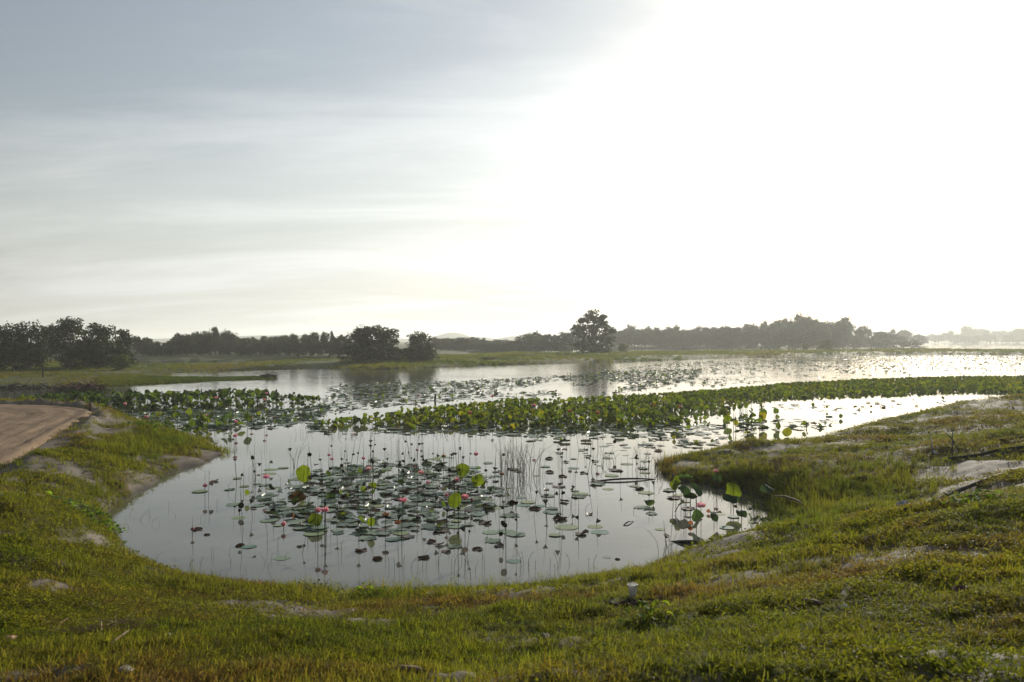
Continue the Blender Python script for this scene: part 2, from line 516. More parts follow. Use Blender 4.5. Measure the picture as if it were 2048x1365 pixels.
# water: dark, calm near the bank, a light ripple on the open lake
M_water, nt, b, out = new_mat('lake_water')
b.inputs['Base Color'].default_value = (0.105, 0.105, 0.085, 1)
b.inputs['Roughness'].default_value = 0.015
b.inputs['IOR'].default_value = 1.333
g = nt.n('ShaderNodeNewGeometry')
sz = nt.n('ShaderNodeSeparateXYZ')
nt.l(g.outputs['Position'], sz.inputs[0])
mpw = nt.n('ShaderNodeMapping')
nt.l(g.outputs['Position'], mpw.inputs[0])
mpw.inputs['Scale'].default_value = (0.75, 1.0, 1)
open_ = nt.rng(sz.outputs[1], 40, 75)
patch = nt.rng(nt.noise(g.outputs['Position'], 0.06, 3, 0.5), 0.35, 0.65, 0.45, 1.0)
amp = nt.m('ADD', 0.0012, nt.m('MULTIPLY', nt.m('MULTIPLY', open_, patch), 0.016))
hgt = nt.m('MULTIPLY', nt.m('ADD', nt.noise(mpw.outputs[0], 2.6, 3, 0.5), nt.m('MULTIPLY', nt.noise(mpw.outputs[0], 0.7, 2, 0.5), 1.5)), amp)
bp = nt.n('ShaderNodeBump')
bp.inputs['Strength'].default_value = 1.0
bp.inputs['Distance'].default_value = 1.0
nt.l(hgt, bp.inputs['Height'])
nt.l(bp.outputs[0], b.inputs['Normal'])

# dirt road: ochre dirt with wheel tracks that follow the bend
M_road, nt, b, out = new_mat('dirt_road')
uv = nt.n('ShaderNodeAttribute', attribute_name='along')
mpr = nt.n('ShaderNodeMapping')
nt.l(uv.outputs['Vector'], mpr.inputs[0])
mpr.inputs['Scale'].default_value = (0.28, 3.2, 1)
g = nt.n('ShaderNodeNewGeometry')
tr_, gr_ = nt.noise(mpr.outputs[0], 1.0, 6, 0.7, 0.0), nt.noise(g.outputs['Position'], 30, 4, 0.65)
c = nt.ramp(tr_, [(0.3, (0.15, 0.098, 0.06)), (0.5, (0.22, 0.152, 0.097)), (0.7, (0.285, 0.21, 0.14))])
c = nt.mix(nt.rng(gr_, 0.4, 0.7, 0, 0.35), c, (0.19, 0.125, 0.075))
nt.l(c, b.inputs['Base Color'])
b.inputs['Roughness'].default_value = 0.95
b.inputs['Specular IOR Level'].default_value = 0.15
bp = nt.n('ShaderNodeBump')
bp.inputs['Strength'].default_value = 0.9
bp.inputs['Distance'].default_value = 0.05
nt.l(nt.m('ADD', tr_, nt.m('MULTIPLY', gr_, 0.25)), bp.inputs['Height'])
nt.l(bp.outputs[0], b.inputs['Normal'])

# ------------------------------------------------------------------ ground, water, road, hills, haze
ang = np.concatenate([np.arange(-44, 44, 0.18), np.linspace(44, 316, 62)[:-1]])
rad = np.concatenate([[0.04, 0.4, 0.8], np.geomspace(1.2, 62, 372), np.geomspace(62, 3600, 120)[1:]])
AA, RR = np.meshgrid(np.radians(ang), rad)
gx, gy = (RR * np.sin(AA)).ravel(), (RR * np.cos(AA)).ravel()
gz, sA, sB, sC, sR = height(gx, gy, True)
gz = np.where(np.hypot(gx, gy) > 3000, np.minimum(gz, 0.8), gz)
na, nr = len(ang), len(rad)
me = bpy.data.meshes.new('ground')
me.vertices.add(len(gx))
me.vertices.foreach_set('co', np.stack([gx, gy, gz], 1).ravel())
i0 = (np.arange(nr - 1)[:, None] * na + np.arange(na)).ravel()
i1 = (np.arange(nr - 1)[:, None] * na + (np.arange(na) + 1) % na).ravel()
quads = np.stack([i0, i0 + na, i1 + na, i1], 1).ravel()
me.loops.add(len(quads))
me.loops.foreach_set('vertex_index', quads)
me.polygons.add(len(i0))
me.polygons.foreach_set('loop_start', np.arange(len(i0)) * 4)
me.update(calc_edges=True)
me.shade_smooth()
sand_v = np.where(sA > -3, sand_at(gx, gy, sA, sR), 0)
for nm, arr in (('sand', sand_v), ('field', (sA < -3).astype(float))):
    a = me.attributes.new(nm, 'FLOAT', 'POINT')
    a.data.foreach_set('value', arr.astype(np.float32))
me.materials.append(M_ground)
tag(link('ground', me), 'grassy and sandy banks with low fields and far shores around the lake', kind='structure')

wv = [(3600 * math.cos(2 * math.pi * k / 64), 3600 * math.sin(2 * math.pi * k / 64), 0) for k in range(64)]
tag(link('water', mesh('water', wv, [tuple(range(64))], M_water)), 'calm grey lake water reflecting the bright morning sky', kind='structure')

inner = [(-13.5, 11), (-14.5, 14), (-16, 18), (-18, 20.5), (-20, 22.5), (-21.5, 24), (-22, 25), (-22.5, 25.5), (-23, 26), (-23.5, 26.3), (-24, 26.6), (-25, 27), (-27, 27), (-29.5, 27), (-36, 27)]
ro, ri = np.array(road_out), np.array(inner, float)
tt = np.concatenate([[0], np.cumsum(np.hypot(*np.diff(ro, axis=0).T))])
ts = np.linspace(0, tt[-1], 150)
O = np.stack([np.interp(ts, tt, ro[:, k]) for k in (0, 1)], 1)
I = np.stack([np.interp(ts, tt, ri[:, k]) for k in (0, 1)], 1)
for _ in range(3):
    O[1:-1] = (O[:-2] + O[1:-1] * 2 + O[2:]) / 4
NV = 60
V, uvs = [], []
for i in range(len(ts)):
    for j in range(NV + 1):
        f = (j / NV) ** 1.25 * 0.97
        x, y = O[i] * (1 - f) + I[i] * f
        dist = f * np.hypot(*(I[i] - O[i]))
        V.append([x, y, 0])
        uvs.append((ts[i], dist))
V, uvs = np.array(V), np.array(uvs)
rut = 0.05 * vnoise(uvs[:, 1] * 1.7 + 0.5 * fbm(uvs[:, 0] * .25, uvs[:, 1] * .1, 7, 2), uvs[:, 0] * 0.12, 8) + 0.03 * vnoise(uvs[:, 1] * 5.1, uvs[:, 0] * 0.3, 9)
V[:, 2] = RZ + 0.02 + (rut + 0.035 * fbm(V[:, 0] * 2.2, V[:, 1] * 2.2, 19, 3)) * np.clip(uvs[:, 1] / 0.5, 0, 1) - 0.16 * (1 - np.clip(uvs[:, 1] / 0.35, 0, 1)) ** 2
F = [(i * (NV + 1) + j, i * (NV + 1) + j + 1, (i + 1) * (NV + 1) + j + 1, (i + 1) * (NV + 1) + j) for i in range(len(ts) - 1) for j in range(NV)]
me = mesh('dirt_road', V, F, M_road, True)
a = me.attributes.new('along', 'FLOAT_VECTOR', 'POINT')
a.data.foreach_set('vector', np.stack([uvs[:, 0], uvs[:, 1], 0 * uvs[:, 0]], 1).astype(np.float32).ravel())
tag(link('road', me), 'ochre dirt road with wheel tracks bending along the left bank', kind='structure')

hx = np.linspace(-1100, 2300, 180)
prof = np.zeros_like(hx)
for u, hpx, wpx in [(560, 13, 260), (905, 19, 45), (960, 9, 40), (1030, 12, 40), (700, 7, 120), (1960, 25, 110), (2080, 22, 120), (1830, 12, 70), (1500, 16, 220)]:
    c, w = (u - 1024) / FPX * 1800, wpx / FPX * 1800
    prof = np.maximum(prof, hpx / FPX * 1800 * np.exp(-((hx - c) / w) ** 2))
prof += 1.5 * fbm(hx * 0.02, hx * 0, 5, 3)
V, F = [], []
hy = [1650, 1700, 1750, 1800, 1860, 1940, 2040]
for j, y in enumerate(hy):
    k = [0, .35, .75, 1, .8, .4, 0][j]
    for x, p in zip(hx, prof):
        V.append((x, y + 20 * vnoise(np.array([x * .01]), np.array([j * 1.0]))[0], 0.5 + max(p, 0) * k))
n = len(hx)
F = [(j * n + i, j * n + i + 1, (j + 1) * n + i + 1, (j + 1) * n + i) for j in range(6) for i in range(n - 1)]
tag(link('hills', mesh('hills', V, F, plain('hill_forest', (0.05, 0.065, 0.03), 0.9, 0.4, 0.05), True)), 'low pale hills fading into the haze behind the far shore', kind='structure')

hz = 3700
top = 32.0
V = [(sx * hz, sy * hz, z) for z in (-2.2, top) for sx, sy in ((-1, -1), (1, -1), (1, 1), (-1, 1))]
F = [(3, 2, 1, 0), (4, 5, 6, 7), (0, 1, 5, 4), (1, 2, 6, 5), (2, 3, 7, 6), (3, 0, 4, 7)]
M_haze = bpy.data.materials.new('haze')
M_haze.use_nodes = True
M_haze.node_tree.nodes.remove(M_haze.node_tree.nodes['Principled BSDF'])
pv = M_haze.node_tree.nodes.new('ShaderNodeVolumePrincipled')
pv.inputs['Color'].default_value = (0.97, 1.0, 0.97, 1)
pv.inputs['Density'].default_value = 0.00047
pv.inputs['Anisotropy'].default_value = 0.3
M_haze.node_tree.links.new(pv.outputs[0], M_haze.node_tree.nodes['Material Output'].inputs['Volume'])
tag(link('haze', mesh('haze', V, F, M_haze)), 'thin pale morning haze over the whole lake', kind='stuff')


# ------------------------------------------------------------------ scattering (only for what nobody could count)
def protos(name, meshes):
    c = bpy.data.collections.new(name)
    for i, m in enumerate(meshes):
        c.objects.link(bpy.data.objects.new('%s_%03d' % (name, i), m))
    return c


def scatter(name, pts, rot, scl, idx, tint, col, label):
    me = bpy.data.meshes.new(name)
    n = len(pts)
    me.vertices.add(n)
    me.vertices.foreach_set('co', np.asarray(pts, np.float32).ravel())
    for nm, ty, key, arr in (('rot', 'FLOAT_VECTOR', 'vector', rot), ('scl', 'FLOAT_VECTOR', 'vector', scl), ('idx', 'INT', 'value', idx), ('tint', 'FLOAT', 'value', tint)):
        a = me.attributes.new(nm, ty, 'POINT')
        a.data.foreach_set(key, np.ascontiguousarray(arr, np.int32 if ty == 'INT' else np.float32).ravel())
    g = bpy.data.node_groups.new(name, 'GeometryNodeTree')
    g.interface.new_socket('Geometry', in_out='INPUT', socket_type='NodeSocketGeometry')
    g.interface.new_socket('Geometry', in_out='OUTPUT', socket_type='NodeSocketGeometry')
    N, L = g.nodes, g.links.new
    gi, go = N.new('NodeGroupInput'), N.new('NodeGroupOutput')
    ci = N.new('GeometryNodeCollectionInfo')
    ci.inputs[0].default_value, ci.inputs[1].default_value, ci.inputs[2].default_value = col, True, True
    ip = N.new('GeometryNodeInstanceOnPoints')
    ip.inputs['Pick Instance'].default_value = True

    def attr(nm, ty):
        q = N.new('GeometryNodeInputNamedAttribute')
        q.data_type = ty
        q.inputs['Name'].default_value = nm
        return next(o for o in q.outputs if o.enabled and o.name == 'Attribute')
    L(gi.outputs[0], ip.inputs['Points'])
    L(ci.outputs[0], ip.inputs['Instance'])
    L(attr('idx', 'INT'), ip.inputs['Instance Index'])
    L(attr('rot', 'FLOAT_VECTOR'), ip.inputs['Rotation'])
    L(attr('scl', 'FLOAT_VECTOR'), ip.inputs['Scale'])
    L(ip.outputs[0], go.inputs[0])
    o = link(name, me)
    o.modifiers.new('scatter', 'NODES').node_group = g
    return tag(o, label, kind='stuff')


def blades(n, h0, h1, w, spread, lean, seed):
    r = random.Random(seed)
    V, F = [], []
    for _ in range(n):
        a, rr = r.uniform(0, 6.283), spread * math.sqrt(r.random())
        bx, by = rr * math.cos(a), rr * math.sin(a)
        d = r.uniform(0, 6.283)
        h, ln = r.uniform(h0, h1), r.uniform(0.15, 1) * lean
        dx, dy = math.cos(d), math.sin(d)
        sx, sy = -dy * w / 2, dx * w / 2
        o = len(V)
        for t, k in ((0, 1), (0.5, 0.85), (0.82, 0.5)):
            q = ln * h * t * t
            z = h * t * (1 - 0.3 * ln * t)
            V += [(bx + dx * q - sx * k, by + dy * q - sy * k, z), (bx + dx * q + sx * k, by + dy * q + sy * k, z)]
        V.append((bx + dx * ln * h, by + dy * ln * h, h * (1 - 0.3 * ln) * r.uniform(0.85, 1)))
        F += [(o, o + 1, o + 3, o + 2), (o + 2, o + 3, o + 5, o + 4), (o + 4, o + 5, o + 6)]
    return V, F


def herbs(n, size, h, spread, seed):
    r = random.Random(seed)
    V, F = [], []
    for _ in range(n):
        a, rr = r.uniform(0, 6.283), spread * math.sqrt(r.random())
        c = Vector((rr * math.cos(a), rr * math.sin(a), r.uniform(0.2, 1) * h))
        s = size * r.uniform(0.6, 1.25)
        e = Euler((r.uniform(-.8, .8), r.uniform(-.8, .8), r.uniform(0, 6.28))).to_matrix()
        o = len(V)
        for p in ((-1, 0, 0), (-.3, -.55, .15), (.6, -.5, .1), (1.1, 0, -.1), (.6, .5, .1), (-.3, .55, .15)):
            V.append(c + e @ (Vector(p) * s))
        F += [(o, o + 1, o + 2, o + 3), (o, o + 3, o + 4, o + 5)]
    return V, F


turf_m = [mesh('turf', *blades(15, .03, .075, .0055, .075, 1.3, s), M_grass) for s in range(4)]
turf_m += [mesh('turf', *blades(11, .055, .125, .006, .06, 1.0, 10 + s), M_grass) for s in range(3)]
turf_m += [mesh('turf', *herbs(16, .014, .045, .085, 20 + s), M_grass) for s in range(4)]
tall_m = [mesh('tall', *blades(16, .16, .34, .009, .08, .75, 40 + s), M_grass) for s in range(4)]
tall_m += [mesh('tall', *blades(7, .22, .5, .006, .06, .5, 50 + s), M_grass) for s in range(2)]
C_turf, C_tall = protos('turf_tufts', turf_m), protos('tall_tufts', tall_m)

N = 230000
th = np.radians(rng.uniform(-41, 41, N))
rr = 2.4 * (50 / 2.4) ** (rng.random(N) ** 0.92)
x, y = rr * np.sin(th), rr * np.cos(th)
h, sA, sB, sC, sR = height(x, y, True)
sd = sand_at(x, y, sA, sR)
patchy = fbm(x * 1.1, y * 1.1, 55, 3)
keep = (sA > 0.02) & (h > 0.02) & (sR < -0.1 + 0.3 * rng.random(N)) & (rng.random(N) > np.clip(sd * 1.4 - 0.2, 0, 0.98)) & (rng.random(N) < 0.8 + 0.8 * patchy)
x, y, h, rr, sA, sd = x[keep], y[keep], h[keep], rr[keep], sA[keep], sd[keep]
n = len(x)
dry = 0.37 + 0.75 * fbm(x * 0.55, y * 0.55, 66, 4) + 0.30 * fbm(x * 2.4, y * 2.4, 67, 2) + rng.normal(0, 0.11, n)
for bu, bv, bw, bk in ((260, 1225, 1.6, .32), (120, 1290, 1.3, .2), (520, 1345, 1.0, .22), (1780, 1125, 1.6, .2), (1560, 950, 2.4, .22), (180, 945, 1.5, .28), (1050, 1290, .8, .18)):
    bp_ = hit(bu, bv)
    dry = dry + bk * np.exp(-((x - bp_[0]) ** 2 + ((y - bp_[1]) * 1.3) ** 2) / bw ** 2)
herby = np.clip(0.25 + 1.5 * fbm(x * 0.5 + 9, y * 0.5, 77, 3) + 0.35 * sstep(2, 5, x), 0.08, 0.8)
idx = np.where(rng.random(n) < herby, rng.integers(7, 11, n), np.where(rng.random(n) < 0.22 + 0.5 * fbm(x * .6, y * .6, 78, 3), rng.integers(4, 7, n), rng.integers(0, 4, n)))
sc = (0.75 + 0.5 * rng.random(n)) * np.clip((rr / 7) ** 0.55, 0.85, 2.6)
hz_ = 0.8 * sc * (1 + 0.8 * np.clip(fbm(x * .8, y * .8, 79, 3), -.4, .6)) * np.where(rr > 15, 0.8, 1)
sclv = np.stack([sc, sc, hz_], 1)
rot = np.stack([rng.normal(0, .15, n), rng.normal(0, .15, n), rng.uniform(0, 6.28, n)], 1)
turf_obj = scatter('grass', np.stack([x, y, h - 0.008], 1), rot, sclv, idx, np.clip(dry, 0, 0.97), C_turf, 'short dewy grass and creeping weeds covering the near banks')

# taller grass where the photograph shows it: pixel box, count, height factor, tint
TALL = [((1530, 1690), (985, 1062), 1300, .95, .12), ((1640, 1850), (930, 1020), 1500, .8, .18), ((1380, 1560), (940, 985), 500, .85, .2), ((1440, 1560), (990, 1040), 260, .8, .15),
        ((265, 400), (862, 905), 1100, .9, .1), ((200, 300), (890, 940), 700, .8, .12), ((150, 235), (965, 1030), 350, .7, .12), ((300, 420), (845, 880), 300, .9, .12), ((420, 460), (905, 915), 30, .7, .2),
        ((290, 660), (1150, 1194), 700, .75, .28), ((560, 660), (1165, 1200), 160, .8, .55), ((640, 1030), (1160, 1192), 640, .85, .22), ((1010, 1320), (1140, 1178), 420, .75, .28), ((1380, 1560), (1190, 1225), 260, .5, .15),
        ((1330, 1460), (1275, 1365), 110, .55, .08), ((760, 830), (1290, 1340), 30, .5, .15), ((700, 780), (1180, 1230), 90, .5, .15), ((1250, 1700), (1290, 1365), 70, .5, .15), ((500, 1300), (1210, 1365), 300, .45, .25), ((0, 600), (1200, 1365), 200, .42, .35), ((900, 2048), (1120, 1365), 160, .4, .9), ((0, 900), (1190, 1365), 90, .4, .95), ((1500, 2048), (1060, 1365), 200, .42, .2), ((1315, 1345), (925, 950), 60, 1.0, .7),
        ((1880, 2048), (1330, 1365), 60, .5, .12), ((230, 300), (985, 1110), 60, .5, .4), ((600, 700), (845, 872), 120, .9, .45)]
X, Y, Hh, T = [], [], [], []
for (u0, u1), (v0, v1), cnt, hf, t in TALL:
    u, v = (u0 + u1) / 2 + (u1 - u0) * .36 * rng.normal(0, 1, cnt), np.clip((v0 + v1) / 2 + (v1 - v0) * .38 * rng.normal(0, 1, cnt), HOR + 100, 1400)
    for a, b_ in list(zip(u, v))[:int(cnt * (.45 if u0 > 1300 or cnt > 600 else .8))]:
        d = CAM_H * FPX / (b_ - HOR)
        X.append((a, b_, hf, t))
X = np.array(X)
# meet the land along each ray, all rays at once
d = np.geomspace(3, 60, 260)
gx2 = (X[:, :1] - 1024) / FPX * d
gz2 = CAM_H - (X[:, 1:2] - HOR) / FPX * d
hh = np.maximum(height(gx2.ravel(), np.repeat(d[None], len(X), 0).ravel()).reshape(gx2.shape), 0.0)
k = np.argmax(gz2 <= hh, 1)
x, y = gx2[np.arange(len(X)), k], d[k]
h, sA, _, _, sR = height(x, y, True)
ok = (sA > -0.55) & (sR < -.1) & (rng.random(len(x)) > 0.9 * np.clip(sand_at(x, y, sA, sR) - .25, 0, 1))
x, y, h, X = x[ok], y[ok], h[ok], X[ok]
n = len(x)
sc = .72 * X[:, 2] * rng.uniform(.6, 1.35, n) * np.clip((y / 14) ** .35, .7, 1.5)
scatter('tall_grass', np.stack([x, y, np.maximum(h, -.12) - .02], 1), np.stack([rng.normal(0, .12, n), rng.normal(0, .12, n), rng.uniform(0, 6.28, n)], 1),
        np.stack([sc * np.clip((y / 12) ** .5, 1, 1.6), sc * np.clip((y / 12) ** .5, 1, 1.6), sc], 1), rng.integers(0, 6, n), np.clip(X[:, 3] + .5 * fbm(x, y, 5, 2) + rng.normal(0, .08, n), 0, 1), C_tall,
        'tall fresh grass along the waterline and in the gully on the right')

# coarse grass and low growth on the field and the strip beyond the open water
fm = [mesh('field_tuft', *blades(14, .18, .45, .045, .35, .7, 60 + s), M_reed) for s in range(4)] + [mesh('field_tuft', *herbs(26, .09, .24, .4, 70 + s), M_reed) for s in range(3)]
C_field = protos('field_tufts', fm)
N = 60000
th = np.radians(rng.uniform(-36, 36, N))
rr = 56 * (320 / 56) ** rng.random(N)
x, y = rr * np.sin(th), rr * np.cos(th)
spit = [P(*p)[:2] for p in [(200, 777), (330, 770), (400, 767), (470, 764), (540, 761.5), (552, 758.5), (530, 757.5), (450, 759), (370, 759), (200, 762)]]
b_ = np.array(spit)
xs, ys = rng.uniform(b_[:, 0].min(), b_[:, 0].max(), 9000), rng.uniform(b_[:, 1].min(), b_[:, 1].max(), 9000)
on = sdf(spit, xs, ys) > -.1
x, y = np.concatenate([x, xs[on]]), np.concatenate([y, ys[on]])
rr = np.hypot(x, y)
h, sA, sB, sC, sR = height(x, y, True)
ok = (sB > -0.15)
x, y, h, sB, rr = x[ok], y[ok], h[ok], sB[ok], rr[ok]
n = len(x)
nb = fbm(x * .12, y * .12, 14, 3)
sc = rng.uniform(.5, 1.1, n) * (1 + 1.1 * nb) * np.clip((rr / 100) ** .4, .7, 1.6) * np.where(x < -25, .75, 1)
hs = sc * np.where(rr > 100, 1.0, 0.62)
scatter('field_grass', np.stack([x, y, np.maximum(h, 0) - .02], 1), np.stack([0 * x, 0 * x, rng.uniform(0, 6.28, n)], 1), np.stack([sc, sc, hs], 1), rng.integers(0, 7, n),
        np.clip(.45 + .9 * fbm(x * .08, y * .08, 15, 3) + rng.normal(0, .12, n), 0, 1), C_field, 'coarse green grass on the field and the low strip beyond the open water')


# ------------------------------------------------------------------ trees
def crown_geo(lobes, per, leaf, seed, flat=0.8):
    r = np.random.default_rng(seed)
    V, F = [], []
    for (cx, cy, cz, a, b, c) in lobes:
        sub = r.normal(size=(7, 3))
        sub /= np.linalg.norm(sub, axis=1)[:, None]
        cen = np.array([cx, cy, cz]) + sub * np.array([a, b, c]) * 0.85
        k = per
        w = r.integers(0, 7, k)
        dv = r.normal(size=(k, 3))
        dv /= np.linalg.norm(dv, axis=1)[:, None]
        rad_ = (0.25 + 0.75 * r.random(k) ** 0.4)[:, None]
        p = cen[w] + dv * rad_ * np.array([a, b, c]) * (0.36 + 0.3 * r.random(7))[w][:, None]
        core = r.random(k) < 0.2
        p[core] = np.array([cx, cy, cz]) + dv[core] * rad_[core] * np.array([a, b, c]) * 0.7
        for q in p:
            s = leaf * r.uniform(0.6, 1.3)
            e1 = r.normal(size=3)
            e1[2] *= flat
            e1 /= np.linalg.norm(e1)
            e2 = np.cross(e1, r.normal(size=3))
            e2 /= np.linalg.norm(e2) + 1e-9
            o = len(V)
            V += [q - e1 * s, q - e2 * s * .6, q + e1 * s, q + e2 * s * .6]
            F.append((o, o + 1, o + 2, o + 3))
    return V, F


def trunk_geo(lobes, r0, seed, top=0.55):
    r = random.Random(seed)
    pts = [(0, 0, -0.02), (r.uniform(-.01, .01), 0, .12), (r.uniform(-.02, .02), r.uniform(-.02, .02), .3), (r.uniform(-.03, .03), r.uniform(-.03, .03), top)]
    parts = [tube(pts, [r0 * 1.3, r0, r0 * .8, r0 * .35], 7)]
    for l in lobes:
        z0 = min(max(l[2] * .5, .12), top * .9)
        parts.append(tube([(0, 0, z0), (l[0] * .45, l[1] * .45, (z0 + l[2]) * .5 + .01), (l[0] * .9, l[1] * .9, l[2])], [r0 * .5, r0 * .34, r0 * .12], 5, False))
    return join(parts)


def rnd_lobes(seed, w, bottom, n, topw=0.55):
    r = random.Random(seed)
    L = [(r.uniform(-.03, .03), r.uniform(-.03, .03), .83, w * .24, w * .24, .17)]
    for i in range(n):
        z = bottom + (0.86 - bottom) * (i + r.random() * .7) / n
        a = i * 2.4 + r.uniform(-.4, .4)
        wide = w * .5 * (1 - (1 - topw) * max(0, (z - .45) / .45)) * r.uniform(.55, .8)
        s = r.uniform(.12, .19)
        L.append((wide * math.cos(a), wide * math.sin(a), z, s * w / .62, s * w / .62, s * r.uniform(.7, 1)))
    return L


class Kind:
    def __init__(self, lobes, per, leaf, seed, mat, r0=.022, top=.55):
        self.c = mesh('crown', *crown_geo(lobes, per, leaf, seed), mat)
        self.t = mesh('trunk', *trunk_geo(lobes, r0, seed, top), M_bark, True)


round_k = [Kind(rnd_lobes(100 + s, .78, .2, 15), 270, .025, s, M_crown, .02) for s in range(4)]
slim_k = [Kind(rnd_lobes(120 + s, .5, .2, 12), 290, .026, 20 + s, M_crown, .016, .7) for s in range(3)]
low_k = [Kind(rnd_lobes(140 + s, 1.0, .14, 14), 340, .031, 40 + s, M_crown, .02, .4) for s in range(3)]
bush_k = [Kind(rnd_lobes(160 + s, 1.25, .12, 11), 230, .045, 60 + s, M_bush, .02, .4) for s in range(3)]
lone_k = Kind([(.0, 0, .90, .15, .15, .09), (.02, .02, .80, .17, .17, .08), (.16, 0, .83, .09, .09, .06), (-.17, .02, .76, .13, .12, .06), (.14, .05, .70, .14, .12, .06), (-.32, 0, .60, .16, .14, .07), (-.12, -.08, .62, .2, .18, .08),
               (.13, .05, .57, .22, .2, .09), (.28, -.03, .50, .16, .15, .1), (-.24, .05, .46, .2, .18, .08), (.0, .1, .45, .24, .2, .1), (.26, 0, .34, .18, .18, .1), (-.15, 0, .32, .2, .2, .1), (.06, -.1, .28, .25, .22, .12), (-.27, .03, .2, .16, .16, .09), (.0, 0, .14, .26, .24, .11), (.22, 0, .16, .18, .18, .1), (-.12, 0, .07, .24, .2, .08), (.12, 0, .06, .24, .2, .07)],
              430, .023, 77, M_crown, .03, .8)
TREES = []


def tree(kind, u, v_top, d, wpx, label, group=None, name='tree', cat='tree', rz=None, width=.78, z0=None):
    """a tree whose foot stands at depth d in the direction of pixel column u"""
    x, y, _ = PD(u, d)
    z = ground_z(x, y) - 0.05 if z0 is None else z0
    H_ = CAM_H + (HOR - v_top) / FPX * d - z
    sw = wpx / FPX * d / width
    e = empty(name, (x, y, z), random.uniform(0, 6.28) if rz is None else rz)
    e.scale = (sw, sw, H_)
    link('trunk', kind.t, e)
    link('crown', kind.c, e)
    tag(e, label, cat, group)
    TREES.append(e)
    return e


# the group at the left edge of the field
G = 'trees at the back of the left field'
tree(round_k[0], 8, 652, 92, 66, 'dark spreading tree at the very left edge of the field', G)
tree(round_k[1], 60, 644, 94, 82, 'broad dark domed tree second from the left edge', G)
tree(slim_k[0], 102, 650, 106, 52, 'narrower tree tucked behind, between the broad dome and the tallest tree', G)
tree(round_k[2], 142, 635, 95, 72, 'tallest tree of the left group, its bare trunk showing above the field', G)
tree(round_k[3], 200, 647, 93, 76, 'wide dark tree right of the tallest one in the left group', G)
tree(slim_k[1], 248, 662, 97, 62, 'paler green tree at the right end of the left group', G)
tree(low_k[0], 30, 690, 90, 70, 'low dark tree filling the foot of the left group near the edge', G)
tree(low_k[2], 175, 690, 94, 64, 'low dark tree between the tallest and the wide tree', G)
tree(low_k[0], 226, 694, 95, 58, 'low dark tree behind the round bright bush', G)
tree(bush_k[0], 245, 713, 88, 34, 'round bright green bush standing before the left trees', 'bushes on the field and the strip', 'bush', 'bush', width=1.25)
tree(bush_k[1], 430, 723, 118, 13, 'small yellow-green bush alone on the grassy strip', 'bushes on the field and the strip', 'bush', 'bush', width=1.25)


def woods(prof, d0, d1, count, wpx, label, group, kinds, zones=()):
    us = np.array([p[0] for p in prof], float)
    vs = np.array([p[1] for p in prof], float)
    for i in range(count):
        u = us[0] + (us[-1] - us[0]) * (i + random.uniform(.1, .9)) / count
        t = float(np.interp(u, us, vs))
        front = (i % 3 == 2)
        d = random.uniform(d0, d1) if not front else d0 * random.uniform(.97, 1.0)
        base = HOR + 3.2 * FPX / d
        top_ = base - (base - t) * (random.choice([random.uniform(.86, .98), random.uniform(.96, 1.08)]) if not front else random.uniform(.5, .85))
        w_ = wpx * random.uniform(.75, 1.3)
        if not front and random.random() < .28:
            top_ -= (base - t) * random.uniform(.05, .16)
            w_ *= .6
        zone = next((z for lim, z in zones if u < lim), '')
        kd = random.choice(kinds)
        shape = 'slender ' if kd in slim_k else ('low broad ' if kd in low_k else 'rounded ')
        row = 'short ' if front else 'tall '
        tree(kd, u, top_, d, w_, row + shape + label + (', ' + zone if zone else ''), group + (' ' + zone if zone else ''))


woods([(-900, 684), (-500, 676), (-200, 682), (0, 676), (268, 682)], 150, 185, 40, 34, 'tree in the woods behind the left group', 'woods behind the left group', round_k + slim_k + low_k)
woods([(268, 680), (283, 673), (300, 681), (315, 690), (335, 688), (345, 680), (362, 666), (400, 667), (440, 663), (470, 671), (490, 679), (525, 678), (560, 672), (600, 673), (618, 667), (660, 669), (700, 673)],
      150, 178, 66, 34, 'tree in the left woods', 'wooded line behind the strip on the left', round_k + slim_k + slim_k + low_k[:1], [(340, 'next to the left group'), (430, 'left of the small strip bush'), (545, 'above the low spit'), (630, 'right of the spit'), (710, 'next to the low island')])
# the clump on the low island left of centre
G = 'trees on the low island left of centre'
tree(slim_k[2], 722, 656, 116, 70, 'left one of the paired dark trees on the low island', G, width=.52)
tree(slim_k[0], 764, 653, 117, 74, 'right and taller one of the paired dark trees on the low island', G, width=.52)
tree(round_k[1], 838, 665, 118, 54, 'single rounded dark tree at the right end of the low island', G)
tree(low_k[1], 742, 692, 114, 90, 'low dark growth at the foot of the paired island trees', G)
tree(low_k[2], 806, 700, 119, 46, 'low shrubby tree in the gap between the island trees', G)
tree(low_k[0], 848, 700, 116, 46, 'low shrubby tree under the single rounded island tree', G)
tree(bush_k[2], 700, 724, 113, 44, 'dark bush at the left tip of the low island', 'bushes on the field and the strip', 'bush', 'bush', width=1.25)
tree(bush_k[0], 668, 731, 110, 26, 'small dark bush by the water just left of the island', 'bushes on the field and the strip', 'bush', 'bush', width=1.25)
woods([(865, 676), (900, 680), (930, 677), (960, 679), (985, 684), (1010, 683), (1040, 684), (1052, 672), (1066, 666), (1090, 672), (1120, 670), (1150, 668)],
      235, 275, 46, 32, 'pale tree in the middle woods', 'woods between the island and the lone tree', round_k + slim_k + low_k, [(930, 'just right of the island'), (1040, 'halfway to the lone tree'), (1160, 'just left of the lone tree')])
tree(lone_k, 1187, 624, 178, 86, 'tall lone tree with a stepped crown on the grassy strip', rz=0.0, width=.86, name='lone_tree')
tree(bush_k[1], 1245, 690, 187, 20, 'small bush standing right beside the tall lone tree', 'bushes on the field and the strip', 'bush', 'bush', width=1.25)
tree(bush_k[2], 978, 717, 128, 38, 'dark low bush at the waterline right of the island', 'bushes on the field and the strip', 'bush', 'bush', width=1.25)
